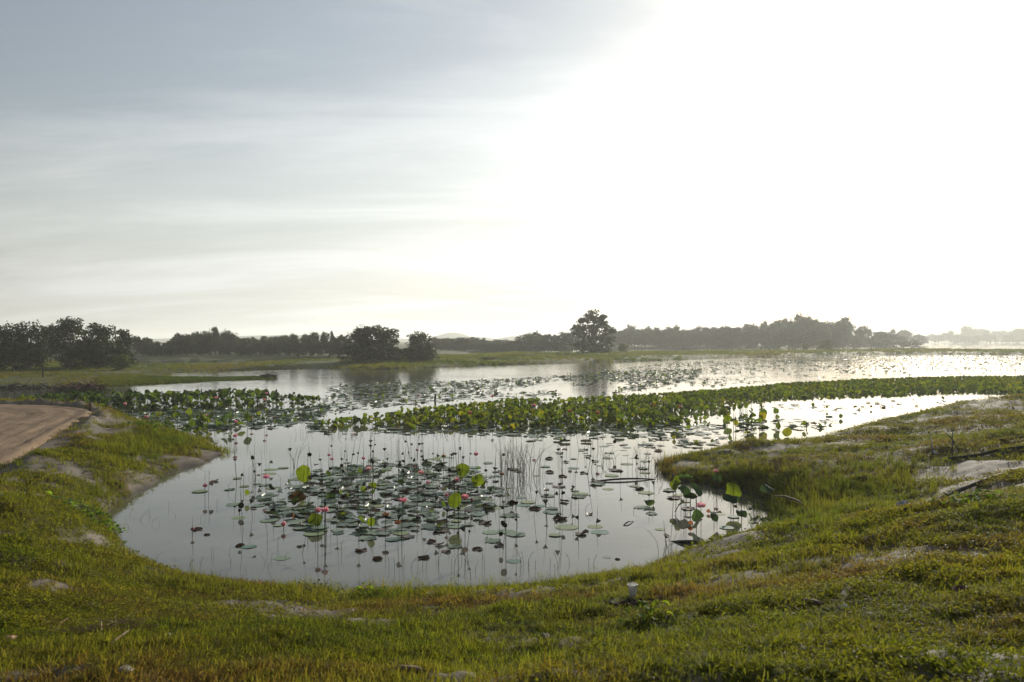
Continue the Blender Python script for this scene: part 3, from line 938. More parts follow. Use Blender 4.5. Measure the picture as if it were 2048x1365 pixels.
tree(bush_k[0], 1652, 682, 235, 30, 'rounded bush standing out on the far strip before the right woods', 'bushes on the field and the strip', 'bush', 'bush', width=1.25)
tree(bush_k[1], 1610, 691, 236, 13, 'thin small bush left of the rounded bush on the far strip', 'bushes on the field and the strip', 'bush', 'bush', width=1.25)
tree(bush_k[2], 1386, 711, 180, 30, 'low yellow-green bush at the waterline below the right woods', 'bushes on the field and the strip', 'bush', 'bush', width=1.25)
woods([(1215, 664), (1240, 660), (1268, 655), (1300, 661), (1340, 661), (1400, 659), (1440, 656), (1480, 654), (1520, 652), (1560, 646), (1600, 641), (1618, 637), (1640, 644), (1660, 643), (1690, 638)],
      335, 385, 74, 36, 'grey tree in the right woods', 'long hazy woods on the right shore', round_k + low_k + slim_k[:1], [(1290, 'just right of the lone tree'), (1390, 'at their low left part'), (1480, 'left of their middle'), (1570, 'right of their middle'), (1640, 'behind the rounded strip bush'), (1700, 'at their highest end')])
woods([(1680, 642), (1700, 650), (1725, 660), (1745, 662), (1775, 671), (1800, 673), (1820, 681), (1838, 690)], 375, 420, 14, 32, 'tree on the tapering end of the right woods', 'tapering point of the right woods', round_k + low_k)
tree(slim_k[1], 1690, 637, 372, 40, 'tall open-crowned tree rising above the right woods near their end', width=.7)
woods([(1770, 664), (1800, 659), (1830, 668), (1850, 674)], 560, 640, 8, 26, 'very pale tree behind the point of the right woods', 'pale trees behind the point', round_k)
woods([(1850, 676), (1875, 668), (1900, 666), (1922, 659), (1940, 656), (1958, 661), (1980, 666), (2005, 664), (2022, 660), (2060, 661), (2150, 664)], 960, 1150, 26, 26, 'faint tree on the farthest shore, almost lost in haze', 'faint trees on the farthest shore', round_k + low_k)

# ------------------------------------------------------------------ lotus
def disc_geo(rings, seg, fn, notch=0.0, r=None, lobe=(0, 1, 0)):
    V, F = [(0, 0, fn(0, 0))], []
    for i in range(1, rings + 1):
        t = i / rings
        for k in range(seg):
            a = 2 * math.pi * k / seg
            e = 1 + lobe[0] * t * math.sin(lobe[1] * a + lobe[2]) + (r.uniform(-notch, notch) if (r and i == rings) else 0)
            V.append((t * e * math.cos(a), t * e * math.sin(a), fn(t, a)))
    for k in range(seg):
        F.append((0, 1 + k, 1 + (k + 1) % seg))
    for i in range(rings - 1):
        for k in range(seg):
            a, b_ = 1 + i * seg + k, 1 + i * seg + (k + 1) % seg
            F.append((a, a + seg, b_ + seg, b_))
    return V, F


def raised_geo(seed):
    r = random.Random(seed)
    cup, ph, k, wv_ = r.uniform(.10, .3), r.uniform(0, 6.28), r.choice([2, 3, 3, 5]), r.uniform(.05, .14)
    fold = r.choice([0, .2, .4, .55])
    return disc_geo(4, 22, lambda t, a: cup * t * t + wv_ * t * t * math.sin(k * a + ph) + .03 * t ** 3 * math.sin(9 * a + ph) - fold * t * t * abs(math.cos(a + ph)), .05, r, (r.uniform(.03, .10), r.randrange(2, 5), r.uniform(0, 6.28)))


def pad_geo(seed, kind):
    r = random.Random(seed)
    ph, k = r.uniform(0, 6.28), r.choice([3, 4, 5])
    if kind == 'flat':
        return disc_geo(3, 20, lambda t, a: .008 + .012 * t * t * math.sin(k * a + ph), .05, r)
    if kind == 'wavy':
        return disc_geo(3, 20, lambda t, a: .02 + .11 * t * t * (math.sin(2 * a + ph) * .5 + .35) + .06 * t ** 3 * math.sin(7 * a), .10, r)
    # curled: one or both sides folded up over the middle
    V, F = disc_geo(4, 18, lambda t, a: .02, .10, r)
    W_ = []
    lim, lim2 = r.uniform(-.1, .3), r.uniform(.25, .8)
    for (x, y, z) in V:
        for s, l in ((1, lim), (-1, lim2)):
            if s * x > l:
                q = (s * x - l)
                an = min(q / .3, 1.7)
                x = s * (l + .3 * math.sin(an))
                z = z + .3 * (1 - math.cos(an))
        W_.append((x, y * r.uniform(.94, 1.05), z + r.uniform(-.02, .02)))
    return W_, F


BLADE_O = [mesh('blade', *raised_geo(200 + s), M_lotus_o, True) for s in range(8)]
PAD_O = {k: [mesh('floating_leaf', *pad_geo(220 + s, k), M_pad_o, True) for s in range(n)] for k, n in (('flat', 5), ('wavy', 5), ('curled', 5))}
STEM = [mesh('stem', *tube([(0, 0, 0), (b1, b2, .4), (b2 * .4, b1 * .5, .75), (0, 0, 1)], 1.0, 5, False), M_stem, True) for b1, b2 in ((.6, .3), (-.9, .5), (1.4, -.9), (.2, -1.2))]


def lathe(prof, seg=9):
    V, F = [], []
    for r_, z in prof:
        V += [(r_ * math.cos(2 * math.pi * k / seg), r_ * math.sin(2 * math.pi * k / seg), z) for k in range(seg)]
    for i in range(len(prof) - 1):
        F += [(i * seg + k, i * seg + (k + 1) % seg, (i + 1) * seg + (k + 1) % seg, (i + 1) * seg + k) for k in range(seg)]
    F.append(tuple(range(seg))[::-1])
    F.append(tuple((len(prof) - 1) * seg + k for k in range(seg)))
    return V, F


def pod_geo(w, h):
    V, F = lathe([(.006, 0), (.013, .2 * h), (w * .62, .62 * h), (w, .92 * h), (w * .97, h), (w * .8, h * .97)])
    parts = [(V, F)]
    for k in range(6):                      # seeds sitting in the flat top
        a = k * 1.047
        q = w * .5 if k < 5 else 0
        parts.append(([(q * math.cos(a) + dx * .009, q * math.sin(a) + dy * .009, h * .97 + dz) for dx, dy, dz in ((-1, -1, 0), (1, -1, 0), (1, 1, 0), (-1, 1, 0), (0, 0, .01))],
                      [(0, 1, 4), (1, 2, 4), (2, 3, 4), (3, 0, 4)]))
    return join(parts)


POD = [mesh('seed_head', *pod_geo(w, h), M_pod) for w, h in ((.055, .075), (.048, .07), (.062, .06), (.035, .06))]
CORE = mesh('seed_head', *pod_geo(.026, .04), M_core)


def petal_geo(L_, w, cup):
    V, F = [], []
    for i in range(6):
        t = i / 5
        ww = w * (math.sin(math.pi * min(t * .86 + .09, 1)) ** .8) * (1 if t < .8 else (1 - (t - .8) * 3.2))
        bend = cup * L_ * (t * t) * -1 + .25 * L_ * math.sin(t * 2.2)
        for s in (-1, 0, 1):
            V.append((bend - abs(s) * ww * -.35, s * ww, L_ * t * .93))
    for i in range(5):
        for j in range(2):
            a = i * 3 + j
            F.append((a, a + 1, a + 4, a + 3))
    return V, F


PETAL = [mesh('petal', *petal_geo(.125, .036, .42), M_petal, True), mesh('petal', *petal_geo(.11, .03, .3), M_petal, True)]


def bend_stem(parent, h, below=.25, r=.004, var=None):
    m = STEM[random.randrange(4)] if var is None else STEM[var]
    s = link('stem', m, parent, (0, 0, -below), (0, 0, random.uniform(0, 6.28)), (r, r, h + below))
    return s


def flower(u, v, hz, label, openness=.6, col=(.62, .12, .19), size=1.0, group='pink lotus flowers in view', lean=.1):
    x, y, _ = P(u, v, hz)
    size *= .72
    e = empty('lotus_flower', (x, y, 0), random.uniform(0, 6.28))
    bend_stem(e, hz - .02, r=.005)
    link('seed_head', CORE, e, (0, 0, hz - .01), scl=(size,) * 3)
    for ring, n, mi in ((1, 8, 0), (.62, 6, 1), (.35, 4, 1)):
        for k in range(n):
            a = 6.283 * (k + .5 * ring) / n + random.uniform(-.1, .1)
            tilt = (openness * 1.15 * ring + .05) * random.uniform(.85, 1.15)
            c = tuple(min(1, q * random.uniform(.85, 1.2)) for q in col)
            rot = (Matrix.Rotation(a, 3, 'Z') @ Matrix.Rotation(tilt, 3, 'Y')).to_euler()
            link('petal', PETAL[mi], e, (.012 * math.cos(a), .012 * math.sin(a), hz - .02), rot, (size,) * 3, c)
    return tag(e, label, 'lotus flower', group)


def bud(u, v, hz, label, col=(.5, .2, .22), size=.7, group='lotus buds'):
    return flower(u, v, hz, label, .12, col, size, group)


def raised(x, y, h, rad, tilt, face, col, label, group, var=None, name='lotus_leaf'):
    """a leaf held above the water: tilt from level, face = compass the upper side leans to"""
    e = empty(name, (x, y, 0), 0)
    bend_stem(e, h, r=random.uniform(.005, .007))
    rot = (Matrix.Rotation(face, 3, 'Z') @ Matrix.Rotation(tilt, 3, 'Y') @ Matrix.Rotation(random.uniform(0, 6.28), 3, 'Z')).to_euler()
    link('blade', BLADE_O[random.randrange(8) if var is None else var], e, (0, 0, h), rot, (rad,) * 3, col)
    return tag(e, label, 'lotus leaf', group)


GREEN = lambda: random.choice([(.045, .085, .03), (.06, .10, .025), (.08, .115, .022), (.035, .065, .035)])
BRIGHT, TEAL, BROWN, YEL = (.085, .125, .018), (.035, .07, .05), (.055, .035, .025), (.16, .15, .02)
G = 'raised lotus leaves of the near patch'
n_raised = 0
for (u, v, hz, wpx, tilt, face, colr, label) in [
        (608, 951, .42, 36, 80, -95, BRIGHT, 'bright yellow-green lotus leaf standing upright like a fan in the near patch'),
        (925, 944, .38, 30, 60, -80, BRIGHT, 'bright green drooping lotus leaf at the back right of the near patch'),
        (955, 963, .33, 28, 62, -100, BRIGHT, 'bright green tent-shaped lotus leaf right of the drooping one'),
        (631, 1042, .18, 30, 55, -60, BRIGHT, 'green tilted lotus leaf just below the pair of pink flowers'),
        (909, 1003, .42, 32, 60, -90, BRIGHT, 'green lotus leaf behind the deep pink flower in the near patch'),
        (742, 1047, .2, 18, 85, -90, BRIGHT, 'small square yellow-green lotus leaf in the middle of the near patch'),
        (595, 998, .12, 34, 35, -70, BROWN, 'dull brown tent-shaped lotus leaf sagging to the water'),
        (662, 994, .1, 20, 40, -90, GREEN(), 'small green lotus leaf left of the middle of the near patch'),
        (745, 975, .2, 18, 50, -90, BRIGHT, 'small bright lotus leaf behind the middle of the near patch'),
        (1352, 970, .45, 34, 62, 200, BRIGHT, 'bright round lotus leaf at the left of the cluster by the right bank'),
        (1372, 957, .52, 28, 25, 80, TEAL, 'blue-green lotus leaf at the back of the cluster by the right bank'),
        (1368, 982, .4, 26, 40, -70, TEAL, 'blue-green lotus leaf curling in front of the bright round one'),
        (1392, 984, .35, 32, 50, -40, TEAL, 'dark blue-green lotus leaf beside the curling one by the right bank'),
        (1381, 996, .22, 30, 18, -90, (.03, .05, .03), 'dark flat lotus leaf low in the cluster by the right bank'),
        (1467, 983, .42, 36, 66, -80, BRIGHT, 'bright scalloped lotus leaf standing up before the green gully'),
        (1462, 1000, .3, 32, 28, -90, TEAL, 'blue-green lotus leaf spread below the bright scalloped one'),
        (1362, 1012, .2, 38, 35, 150, (.04, .05, .035), 'dark drooping lotus leaf left of the pale pink flower'),
        (1393, 1035, .22, 28, 55, -140, TEAL, 'green and teal lotus leaf folded below the pale pink flower, left'),
        (1428, 1034, .22, 28, 55, -40, TEAL, 'green and teal lotus leaf folded below the pale pink flower, right'),
        (1483, 1030, .2, 26, 35, -60, TEAL, 'blue-green lotus leaf close to the right bank'),
        (1504, 1041, .16, 24, 50, -20, GREEN(), 'small green lotus leaf hanging over by the right bank'),
        (1508, 1014, .14, 26, 30, 0, GREEN(), 'green lotus leaf nearest the grassy right bank'),
        (1535, 980, .35, 32, 25, -90, TEAL, 'blue-green lotus leaf half hidden in the grass of the right bank'),
        (1434, 960, .4, 24, 30, -90, (.03, .06, .035), 'dark green lotus leaf against the grass behind the bright scalloped one'),
        (1298, 1006, .1, 24, 20, -90, GREEN(), 'low green lotus leaf left of the cluster by the right bank')]:
    x, y, _ = P(u, v, hz)
    raised(x, y, hz, wpx / FPX * y / 2 * .92, R(tilt), R(face), colr, label, G)
    n_raised += 1

# every flower and bud, from its pixel and its height over the water
for (u, v, hz, op, sz, label) in [
        (410, 976, .28, .35, .95, 'half-open pink lotus flower alone at the left edge of the near patch'),
        (532, 958, .38, .75, 1.15, 'open pink lotus flower left of the upright fan-shaped leaf'),
        (658, 914, .5, .4, .8, 'small pink lotus flower at the back left, upper of two'),
        (664, 922, .42, .5, .8, 'small pink lotus flower at the back left, lower of two'),
        (727, 921, .45, .4, .9, 'small pink lotus flower at the back of the near patch left of the pods'),
        (737, 941, .25, .8, 1.0, 'pale pink lotus flower lying low at the back of the near patch'),
        (636, 1026, .52, .3, 1.05, 'left one of the pair of pink lotus flowers'),
        (650, 1025, .54, .5, 1.1, 'right one of the pair of pink lotus flowers'),
        (567, 1053, .1, .25, .95, 'round pink lotus flower low over the pads at the front left'),
        (806, 1005, .35, .85, 1.2, 'wide open pink lotus flower in the middle of the near patch'),
        (842, 949, .38, .7, 1.0, 'open pink lotus flower behind the middle of the near patch'),
        (856, 969, .28, .5, .8, 'small pink lotus flower behind and right of the wide open one'),
        (914, 964, .42, .4, 1.0, 'pink lotus flower left of the tent-shaped leaf'),
        (893, 995, .42, .2, .9, 'narrow pink lotus flower left of the deep pink one'),
        (930, 999, .5, .5, 1.15, 'deep pink lotus flower before a green leaf at the right of the near patch'),
        (952, 913, .6, .4, 1.1, 'pink lotus flower standing alone at the back right near the dry reeds'),
        (1402, 1015, .4, .9, 1.25, 'pale pink open lotus flower in the cluster by the right bank'),
        (1432, 946, .45, .6, .9, 'pale pink lotus flower against the grass of the right bank')]:
    flower(u, v, hz, label, op, (.78, .42, .46) if 'pale' in label else (.80, .36, .43), sz)
for (u, v, hz, label) in [(887, 916, .45, 'dried orange-pink flower with hanging petals at the back of the near patch'), (771, 1033, .35, 'withered orange-brown flower in the middle of the near patch'),
                          (796, 1049, .15, 'small withered orange flower low in the middle of the near patch'), (1004, 952, .2, 'dried brown flower at the foot of the dry reeds')]:
    flower(u, v, hz, label, .8, (.30, .13, .05), .9, 'withered lotus flowers')
for (u, v, hz, label) in [(834, 904, .55, 'dark red lotus bud standing among pods at the back'), (385, 1062, .12, 'slim coral lotus bud at the far left of the near patch'), (829, 937, .3, 'reddish lotus bud left of the back pods'), (943, 1003, .2, 'small pale lotus bud right of the deep pink flower')]:
    bud(u, v, hz, label)

# flowers further out, small in the picture
G = 'small pink flowers in the lotus stands'
for (u, v, hz, label) in [(293, 838, .5, 'pink lotus flower just beyond the end of the dirt road'), (470, 876, .35, 'pink lotus flower in open water off the sandy spit'), (529, 804, .9, 'pink lotus flower at the front of the left stand, lower one'),
                          (533, 791, 1.0, 'pink lotus flower at the top of the left stand'), (415, 836, .35, 'pink lotus flower over the pads before the left stand'), (472, 848, .4, 'pink lotus flower between the left stand and the big stand'),
                          (503, 842, .3, 'pink lotus flower low over the pads left of the big stand'), (432, 800, 1.0, 'pink lotus flower deep in the left stand'), (250, 812, .8, 'pink lotus flower at the left end of the left stand'),
                          (838, 795, .3, 'pink lotus flower over the far pads behind the big stand'), (1360, 818, 1.0, 'reddish lotus flower near the right part of the big stand'), (940, 830, 1.05, 'reddish lotus flower in the left part of the big stand'),
                          (1140, 827, 1.05, 'orange-pink lotus flower in the middle of the big stand'), (1068, 815, 1.05, 'pink lotus flower in the back of the big stand'), (985, 797, 1.0, 'dark pink lotus flower at the upper edge of the big stand'), (1195, 830, 1.05, 'orange-red lotus flower right of the middle of the big stand')]:
    flower(u, v, hz, label, .5, (.6, .22, .16) if 'red' in label or 'orange' in label else (.80, .38, .44), 1.25, G)

# petals fallen on the pads
for (u, v, label) in [(1377, 1050, 'coral petal lying on a pad below the pale pink flower'), (1376, 1062, 'orange petal lying on a pad nearer the camera'), (1413, 1027, 'ochre dead leaf tip on the pads beside the pale pink flower'), (582, 1036, 'yellow-orange curled leaf on the pads left of the flower pair')]:
    x, y, _ = P(u, v, .04)
    tag(link('fallen_petal', PETAL[0], None, (x, y, .05), (R(80), R(12), R(70)), (.75, 1.1, .75), (.30, .11, .04)), label, 'petal')


# floating leaves of the near patch: random spots inside the outline seen in the photograph
def in_poly(poly, x, y):
    return sdf(poly, np.asarray(x, float), np.asarray(y, float)) > 0


near_out = [P(*p)[:2] for p in [(388, 990), (430, 960), (520, 948), (570, 936), (660, 926), (760, 918), (860, 916), (960, 924), (1010, 940), (1110, 955), (1180, 968), (1290, 968), (1350, 985), (1400, 985), (1480, 1000), (1520, 1020), (1520, 1048),
                                (1450, 1062), (1340, 1056), (1290, 1024), (1210, 1000), (1180, 1030), (1225, 1062), (1190, 1076), (1090, 1088), (1052, 1112), (930, 1108), (800, 1112), (700, 1106), (640, 1088), (610, 1062), (540, 1062), (480, 1072), (430, 1050), (480, 1018), (400, 1002)]]
core_p = [P(*p)[:2] for p in [(520, 1000), (600, 950), (760, 930), (900, 932), (1000, 960), (1020, 1010), (960, 1050), (800, 1085), (640, 1075), (560, 1045)]]
back_p = [P(*p)[:2] for p in [(1090, 960), (1090, 905), (1240, 892), (1300, 888), (1400, 885), (1405, 905), (1300, 915), (1290, 950), (1200, 962)]]
PAD_COL = {'flat': [(.18, .25, .175), (.20, .27, .19), (.22, .28, .15), (.145, .235, .19), (.24, .28, .14)], 'wavy': [(.095, .14, .09), (.10, .07, .062), (.10, .15, .10)], 'curled': [(.075, .04, .038), (.06, .04, .03), (.085, .05, .04)]}
PAD_LAB = {'flat': ('flat floating lotus leaf', 'flat green floating leaves'),
           'wavy': ('wavy-edged floating lotus leaf', 'wavy floating leaves'),
           'curled': ('curled dry lotus leaf', 'curled brown floating leaves')}
explicit = [(848, 1120, 15, 'curled', 'brown curled lotus leaf floating nearest the front bank'), (498, 1097, 14, 'flat', 'flat green lotus leaf alone in open water at the front left'), (480, 1095, 12, 'curled', 'small brown leaf touching the flat green leaf at the front left'),
            (564, 1120, 15, 'flat', 'pale green flat lotus leaf alone in the open water front left of the patch'), (507, 1117, 8, 'curled', 'small dark leaf floating left of the pale green flat one'), (414, 1073, 8, 'curled', 'small dark leaf floating at the far left of the patch'),
            (394, 1063, 13, 'curled', 'brown leaf with a coral bud beside it at the far left'), (1214, 1118, 8, 'flat', 'small pinkish leaf floating alone near the front bank on the right'), (1028, 1126, 14, 'flat', 'pale green flat leaf closest to the reeds of the front bank'),
            (1200, 1068, 17, 'flat', 'green flat leaf at the right front corner of the near patch'), (1190, 1057, 14, 'flat', 'smaller green flat leaf behind the right front corner leaf'), (1134, 1058, 22, 'flat', 'large green flat leaf at the right front of the near patch'),
            (1120, 1042, 19, 'curled', 'red-brown ragged leaf at the right of the near patch'), (1182, 1033, 14, 'curled', 'red-brown ring-shaped leaf at the right of the near patch'), (1104, 1028, 17, 'flat', 'pale green leaf left of the red-brown ragged one'),
            (1275, 1020, 10, 'wavy', 'small curled leaf alone in the water left of the right cluster'), (1287, 1019, 16, 'flat', 'long green leaf before the right cluster'), (1320, 1062, 10, 'flat', 'small flat leaf before the right cluster'),
            (1235, 1122, 7, 'curled', 'tiny dark leaf floating near the front bank on the right'), (755, 1122, 14, 'curled', 'ragged purple-brown leaf at the front of the patch'), (722, 1105, 16, 'curled', 'flat torn brown leaf at the front left of the middle'), (600, 1097, 9, 'curled', 'small grey-green leaf by a nodding pod at the front'),
            (1000, 1095, 17, 'curled', 'folded brown leaf among green pads at the front right'), (955, 1103, 14, 'curled', 'dark purple folded leaf at the front'), (893, 1107, 14, 'curled', 'brown torn leaf at the front middle')]
TONE = {'flat': ['sea-green', 'light sea-green', 'pale yellow-green', 'blue-green', 'yellow-green'], 'wavy': ['green', 'brownish', 'pale green'], 'curled': ['purple-brown', 'dark brown', 'red-brown']}


def pad(x, y, r_, kind, label, group, z=.0):
    ci = random.randrange(len(PAD_COL[kind]))
    c = PAD_COL[kind][ci]
    if group:
        w_ = ('large ' if r_ > .15 else 'small ') + TONE[kind][ci] + ' '
        label, group = w_ + label, w_ + group
    k = random.uniform(.8, 1.2)
    o = link('floating_leaf', random.choice(PAD_O[kind]), None, (x, y, z), (random.gauss(0, .012), random.gauss(0, .012), random.uniform(0, 6.28)), (r_, r_, r_), tuple(q * k for q in c))
    return tag(o, label, 'lotus leaf', group)


for u, v, wpx, kind, label in explicit:
    x, y, _ = P(u, v)
    pad(x, y, wpx / FPX * y * (1.1 if kind == 'flat' else .8), kind, label, None, .004)
spots = [P(u, v)[:2] for u, v, *_ in explicit]
bx = np.array(near_out)
cand = []
want = 300 - len(explicit)
tries = 0
for polyn, share, dmin in ((near_out, .86, .2), (back_p, .14, .5)):
    b_ = np.array(polyn)
    got = 0
    while got < want * share and tries < 60000:
        tries += 1
        x, y = random.uniform(b_[:, 0].min(), b_[:, 0].max()), random.uniform(b_[:, 1].min(), b_[:, 1].max())
        if not in_poly(polyn, [x], [y])[0]:
            continue
        core = in_poly(core_p, [x], [y])[0]
        if polyn is near_out and not core and random.random() > .33:
            continue
        if any((x - a) ** 2 + (y - b2) ** 2 < (dmin * (1 if core else 1.25)) ** 2 for a, b2 in spots):
            continue
        spots.append((x, y))
        cand.append((x, y, core))
        got += 1
for i, (x, y, core) in enumerate(cand):
    q = random.random()
    kind = 'flat' if q < .55 else ('wavy' if q < .74 else 'curled')
    r_ = random.uniform(.095, .20) * (1 if kind != 'curled' else .75)
    lab, grp = PAD_LAB[kind]
    u = x / y * FPX + 1024
    place = 'at the right by the bank' if u > 1260 else ('apart at the back right' if y > 21.5 and u > 1050 else ('right of the middle of the near patch' if u > 1000 else (
        'at the left end of the near patch' if u < 560 else ('at the front of the near patch' if y < 14.6 else ('at the back of the near patch' if y > 19.5 else 'in the thick of the near patch')))))
    pad(x, y, r_, kind, lab + ' ' + place, grp + ' ' + place, .001 + .0018 * (i % 9))

# seed heads on stems, nodding or upright
pods_known = [(744, 931, .75), (833, 894, .62), (846, 893, .6), (820, 891, .62), (849, 913, .5), (872, 918, .42), (832, 924, .36), (823, 922, .4), (849, 920, .42), (685, 908, .55), (700, 909, .5), (511, 917, .5), (510, 945, .35), (487, 955, .3), (478, 1013, .2), (486, 1021, .42),
              (417, 972, .3), (505, 1009, .3), (673, 1024, .35), (1010, 1013, .42), (869, 1001, .5), (841, 1005, .38), (893, 1028, .3), (934, 1070, .3), (795, 1028, .45), (718, 1052, .35), (1012, 1046, .45), (1034, 1046, .45), (1000, 1068, .25), (975, 945, .45), (987, 944, .42), (1013, 940, .45),
              (928, 921, .4), (938, 913, .5), (901, 916, .5), (914, 913, .5), (1186, 905, .4), (1172, 900, .4), (1118, 904, .5), (1124, 911, .4), (1150, 975, .35), (1108, 990, .3), (1118, 975, .3), (1143, 985, .35), (1240, 950, .3), (1298, 930, .4), (1333, 1080, .15), (605, 1098, .12), (1095, 1010, .4), (1157, 1034, .25)]
G = 'seed heads standing over the near patch'
all_pods = [P(u, v, hz) for u, v, hz in pods_known]
while len(all_pods) < 150:
    s = random.choice(cand)
    x, y = s[0] + random.gauss(0, .5), s[1] + random.gauss(0, .6)
    if in_poly(near_out, [x], [y])[0] or in_poly(back_p, [x], [y])[0]:
        all_pods.append((x, y, random.uniform(.12, .62)))
for i, (x, y, hz) in enumerate(all_pods):
    e = empty('lotus_pod', (x, y, 0), random.uniform(0, 6.28))
    e.rotation_euler = (random.gauss(0, .09), random.gauss(0, .09), random.uniform(0, 6.28))
    bend_stem(e, hz, r=random.uniform(.0032, .0048), var=i % 4)
    nod = random.choice([.1, .2, .5, 1.1, 1.9, 2.4])
    s = random.uniform(.75, 1.15)
    link('seed_head', POD[i % 4], e, (0, 0, hz - .005), (0, nod, random.uniform(0, 6.28)), (s, s, s))
    u = x / y * FPX + 1024
    place = 'right of the dry reeds' if u > 1090 else ('at the left of the near patch' if u < 560 else ('at the front of the near patch' if y < 15 else ('at the back of the near patch' if y > 20 else 'in the middle of the near patch')))
    look = ('tall ' if hz > .45 else 'middling ' if hz > .28 else 'short ') + ('nodding' if nod > 1 else 'upright')
    side = ' left' if u < 760 else ' centre' if u < 920 else ' right'
    if 'near patch' in place and 'left' not in place:
        place += ',' + side + ' part'
    tag(e, look + ' dark lotus seed head ' + place, 'seed head', look + ' ' + G + ' ' + place)

# bare stalks left standing in the patch and round it
sv = []
for i in range(75):
    s = random.choice(cand)
    x, y = s[0] + random.gauss(0, .6), s[1] + random.gauss(0, .7)
    hgt_ = random.uniform(.08, .5)
    sv.append(tube([(x, y, -.2), (x + random.gauss(0, .015), y, hgt_ * .5), (x + random.gauss(0, .14), y + random.gauss(0, .1), hgt_ * random.uniform(.75, 1))], [.004, .0035, .002], 4, False))
tag(link('dead_stalks', mesh('dead_stalks', *join(sv), M_stem)), 'thin bare stalks poking from the water all over the near patch', kind='stuff')

# ------------------------------------------------------------------ the lotus stands
big = [P(*p)[:2] for p in [(600, 855), (700, 842), (840, 824), (1000, 809), (1250, 798), (1400, 787), (1560, 773), (1750, 763), (1950, 758), (2200, 758), (2400, 760), (2400, 790), (2060, 790), (1950, 788), (1820, 793), (1700, 797), (1560, 802), (1480, 812), (1440, 838), (1380, 850), (1300, 858), (1180, 864), (1050, 864), (900, 862), (780, 860), (690, 862)]]
big_in = [P(*p)[:2] for p in [(700, 845), (840, 828), (960, 818), (1250, 808), (1560, 795), (1560, 800), (1440, 825), (1300, 850), (1050, 858), (800, 856)]]
left = [P(*p)[:2] for p in [(30, 808), (150, 804), (260, 801), (360, 799), (470, 797), (560, 799), (640, 808), (640, 816), (560, 822), (450, 822), (330, 824), (250, 828), (150, 825), (30, 820)]]
small = [P(*p)[:2] for p in [(290, 842), (330, 836), (400, 846), (470, 850), (500, 862), (440, 868), (400, 878), (350, 866), (300, 858)]]
loose = [P(*p)[:2] for p in [(1430, 850), (1480, 822), (1540, 830), (1560, 850), (1640, 866), (1590, 876), (1500, 888), (1440, 884), (1470, 862)]]


def sample_poly(poly, n):
    b_ = np.array(poly)
    x, y = rng.uniform(b_[:, 0].min(), b_[:, 0].max(), n * 8), rng.uniform(b_[:, 1].min(), b_[:, 1].max(), n * 8)
    k = sdf(poly, x, y)
    ok = k > 0
    return x[ok][:n], y[ok][:n], k[ok][:n]


stand = []
for poly, n, hmax, key in ((big, 11000, .31, 'big'), (left, 950, .6, 'left'), (small, 60, .5, 'small'), (loose, 42, .5, 'loose')):
    x, y, k = sample_poly(poly, n)
    dens = fbm(x * .35, y * .35, 31, 3)
    for a, b_, kk, dd in zip(x, y, k, dens):
        if key in ('big', 'left') and random.random() > np.clip(.5 + kk * .25 + 1.3 * dd, .15, 1):
            continue
        hz = hmax * (0.35 + .65 * min(1, kk / 2.2)) * random.uniform(.45, 1.12) * (1 + .35 * dd)
        if key in ('small', 'loose'):
            hz = random.uniform(.12, .55)
        if key == 'big' and b_ > 48:
            hz *= .7
        stand.append((a, b_, hz, random.uniform(.075, .15) * (1.25 if key in ('loose', 'small', 'left') else 1), key, kk))
stand.sort(key=lambda s: (s[1] - (14 if s[4] in ('loose', 'small') else 0)))
KEYS = {'big': ('lotus leaf fronting the big stand across the pond', 'leaves at the near edge of the big lotus stand'), 'left': ('lotus leaf in the dark stand behind the dirt road', 'leaves of the left lotus stand'),
        'small': ('lotus leaf in the small clump past the end of the dirt road', 'leaves in the small clump past the road'), 'loose': ('lotus leaf standing singly in bright water off the right bank', 'scattered leaves off the right bank')}
n_ind = 300 - n_raised
far_x = []
for i, (x, y, hz, r_, key, kk) in enumerate(stand):
    tilt, face = abs(random.gauss(.55, .35)), random.uniform(0, 6.283)
    if random.random() < .4:
        tilt = random.uniform(.9, 1.7)
    tone = .42 + .25 * fbm(np.array([x * .3]), np.array([y * .3]), 36, 2)[0] + random.gauss(0, .17) - (.28 if key == 'left' else 0) + (.12 if key == 'loose' else .04 if key == 'big' else 0)  # left stand: weaker light away from the sun painted as a darker tint
    if i < n_ind:
        c = TEAL if tone < .2 else ((.05, .085, .028) if tone < .4 else ((.075, .11, .022) if tone < .65 else ((.115, .135, .02) if tone < .85 else YEL)))
        look = ('blue-green ' if tone < .2 else 'dark green ' if tone < .4 else 'green ' if tone < .65 else 'yellow-green ' if tone < .85 else 'yellow ') + ('upright ' if tilt > .9 else 'tilted ' if tilt > .4 else 'level ')
        side = ', left part' if (key == 'big' and x < -3.5) else (', middle part' if (key == 'big' and x < 2.5) else (', right part' if key == 'big' else ''))
        raised(x, y, hz, r_, tilt, face, c, look + KEYS[key][0] + side, look + KEYS[key][1] + side)
    else:
        far_x.append((x, y, hz, r_, tilt, face, min(max(tone, 0), 1)))
far_x = np.array(far_x)
leafs = []
for s in range(6):
    V, F = raised_geo(300 + s)
    t = 0.0
    leafs.append(mesh('stand_leaf', V, F, M_lotus_i, True))
C_leaf = protos('stand_leaf_kinds', leafs)
n = len(far_x)
scatter('lotus_leaves', np.stack([far_x[:, 0], far_x[:, 1], far_x[:, 2]], 1), np.stack([far_x[:, 4] * np.cos(far_x[:, 5]), far_x[:, 4] * np.sin(far_x[:, 5]), rng.uniform(0, 6.28, n)], 1), np.repeat(far_x[:, 3:4], 3, 1), rng.integers(0, 6, n), far_x[:, 6], C_leaf,
        'dense mass of raised lotus leaves filling the big stand and the left stand')
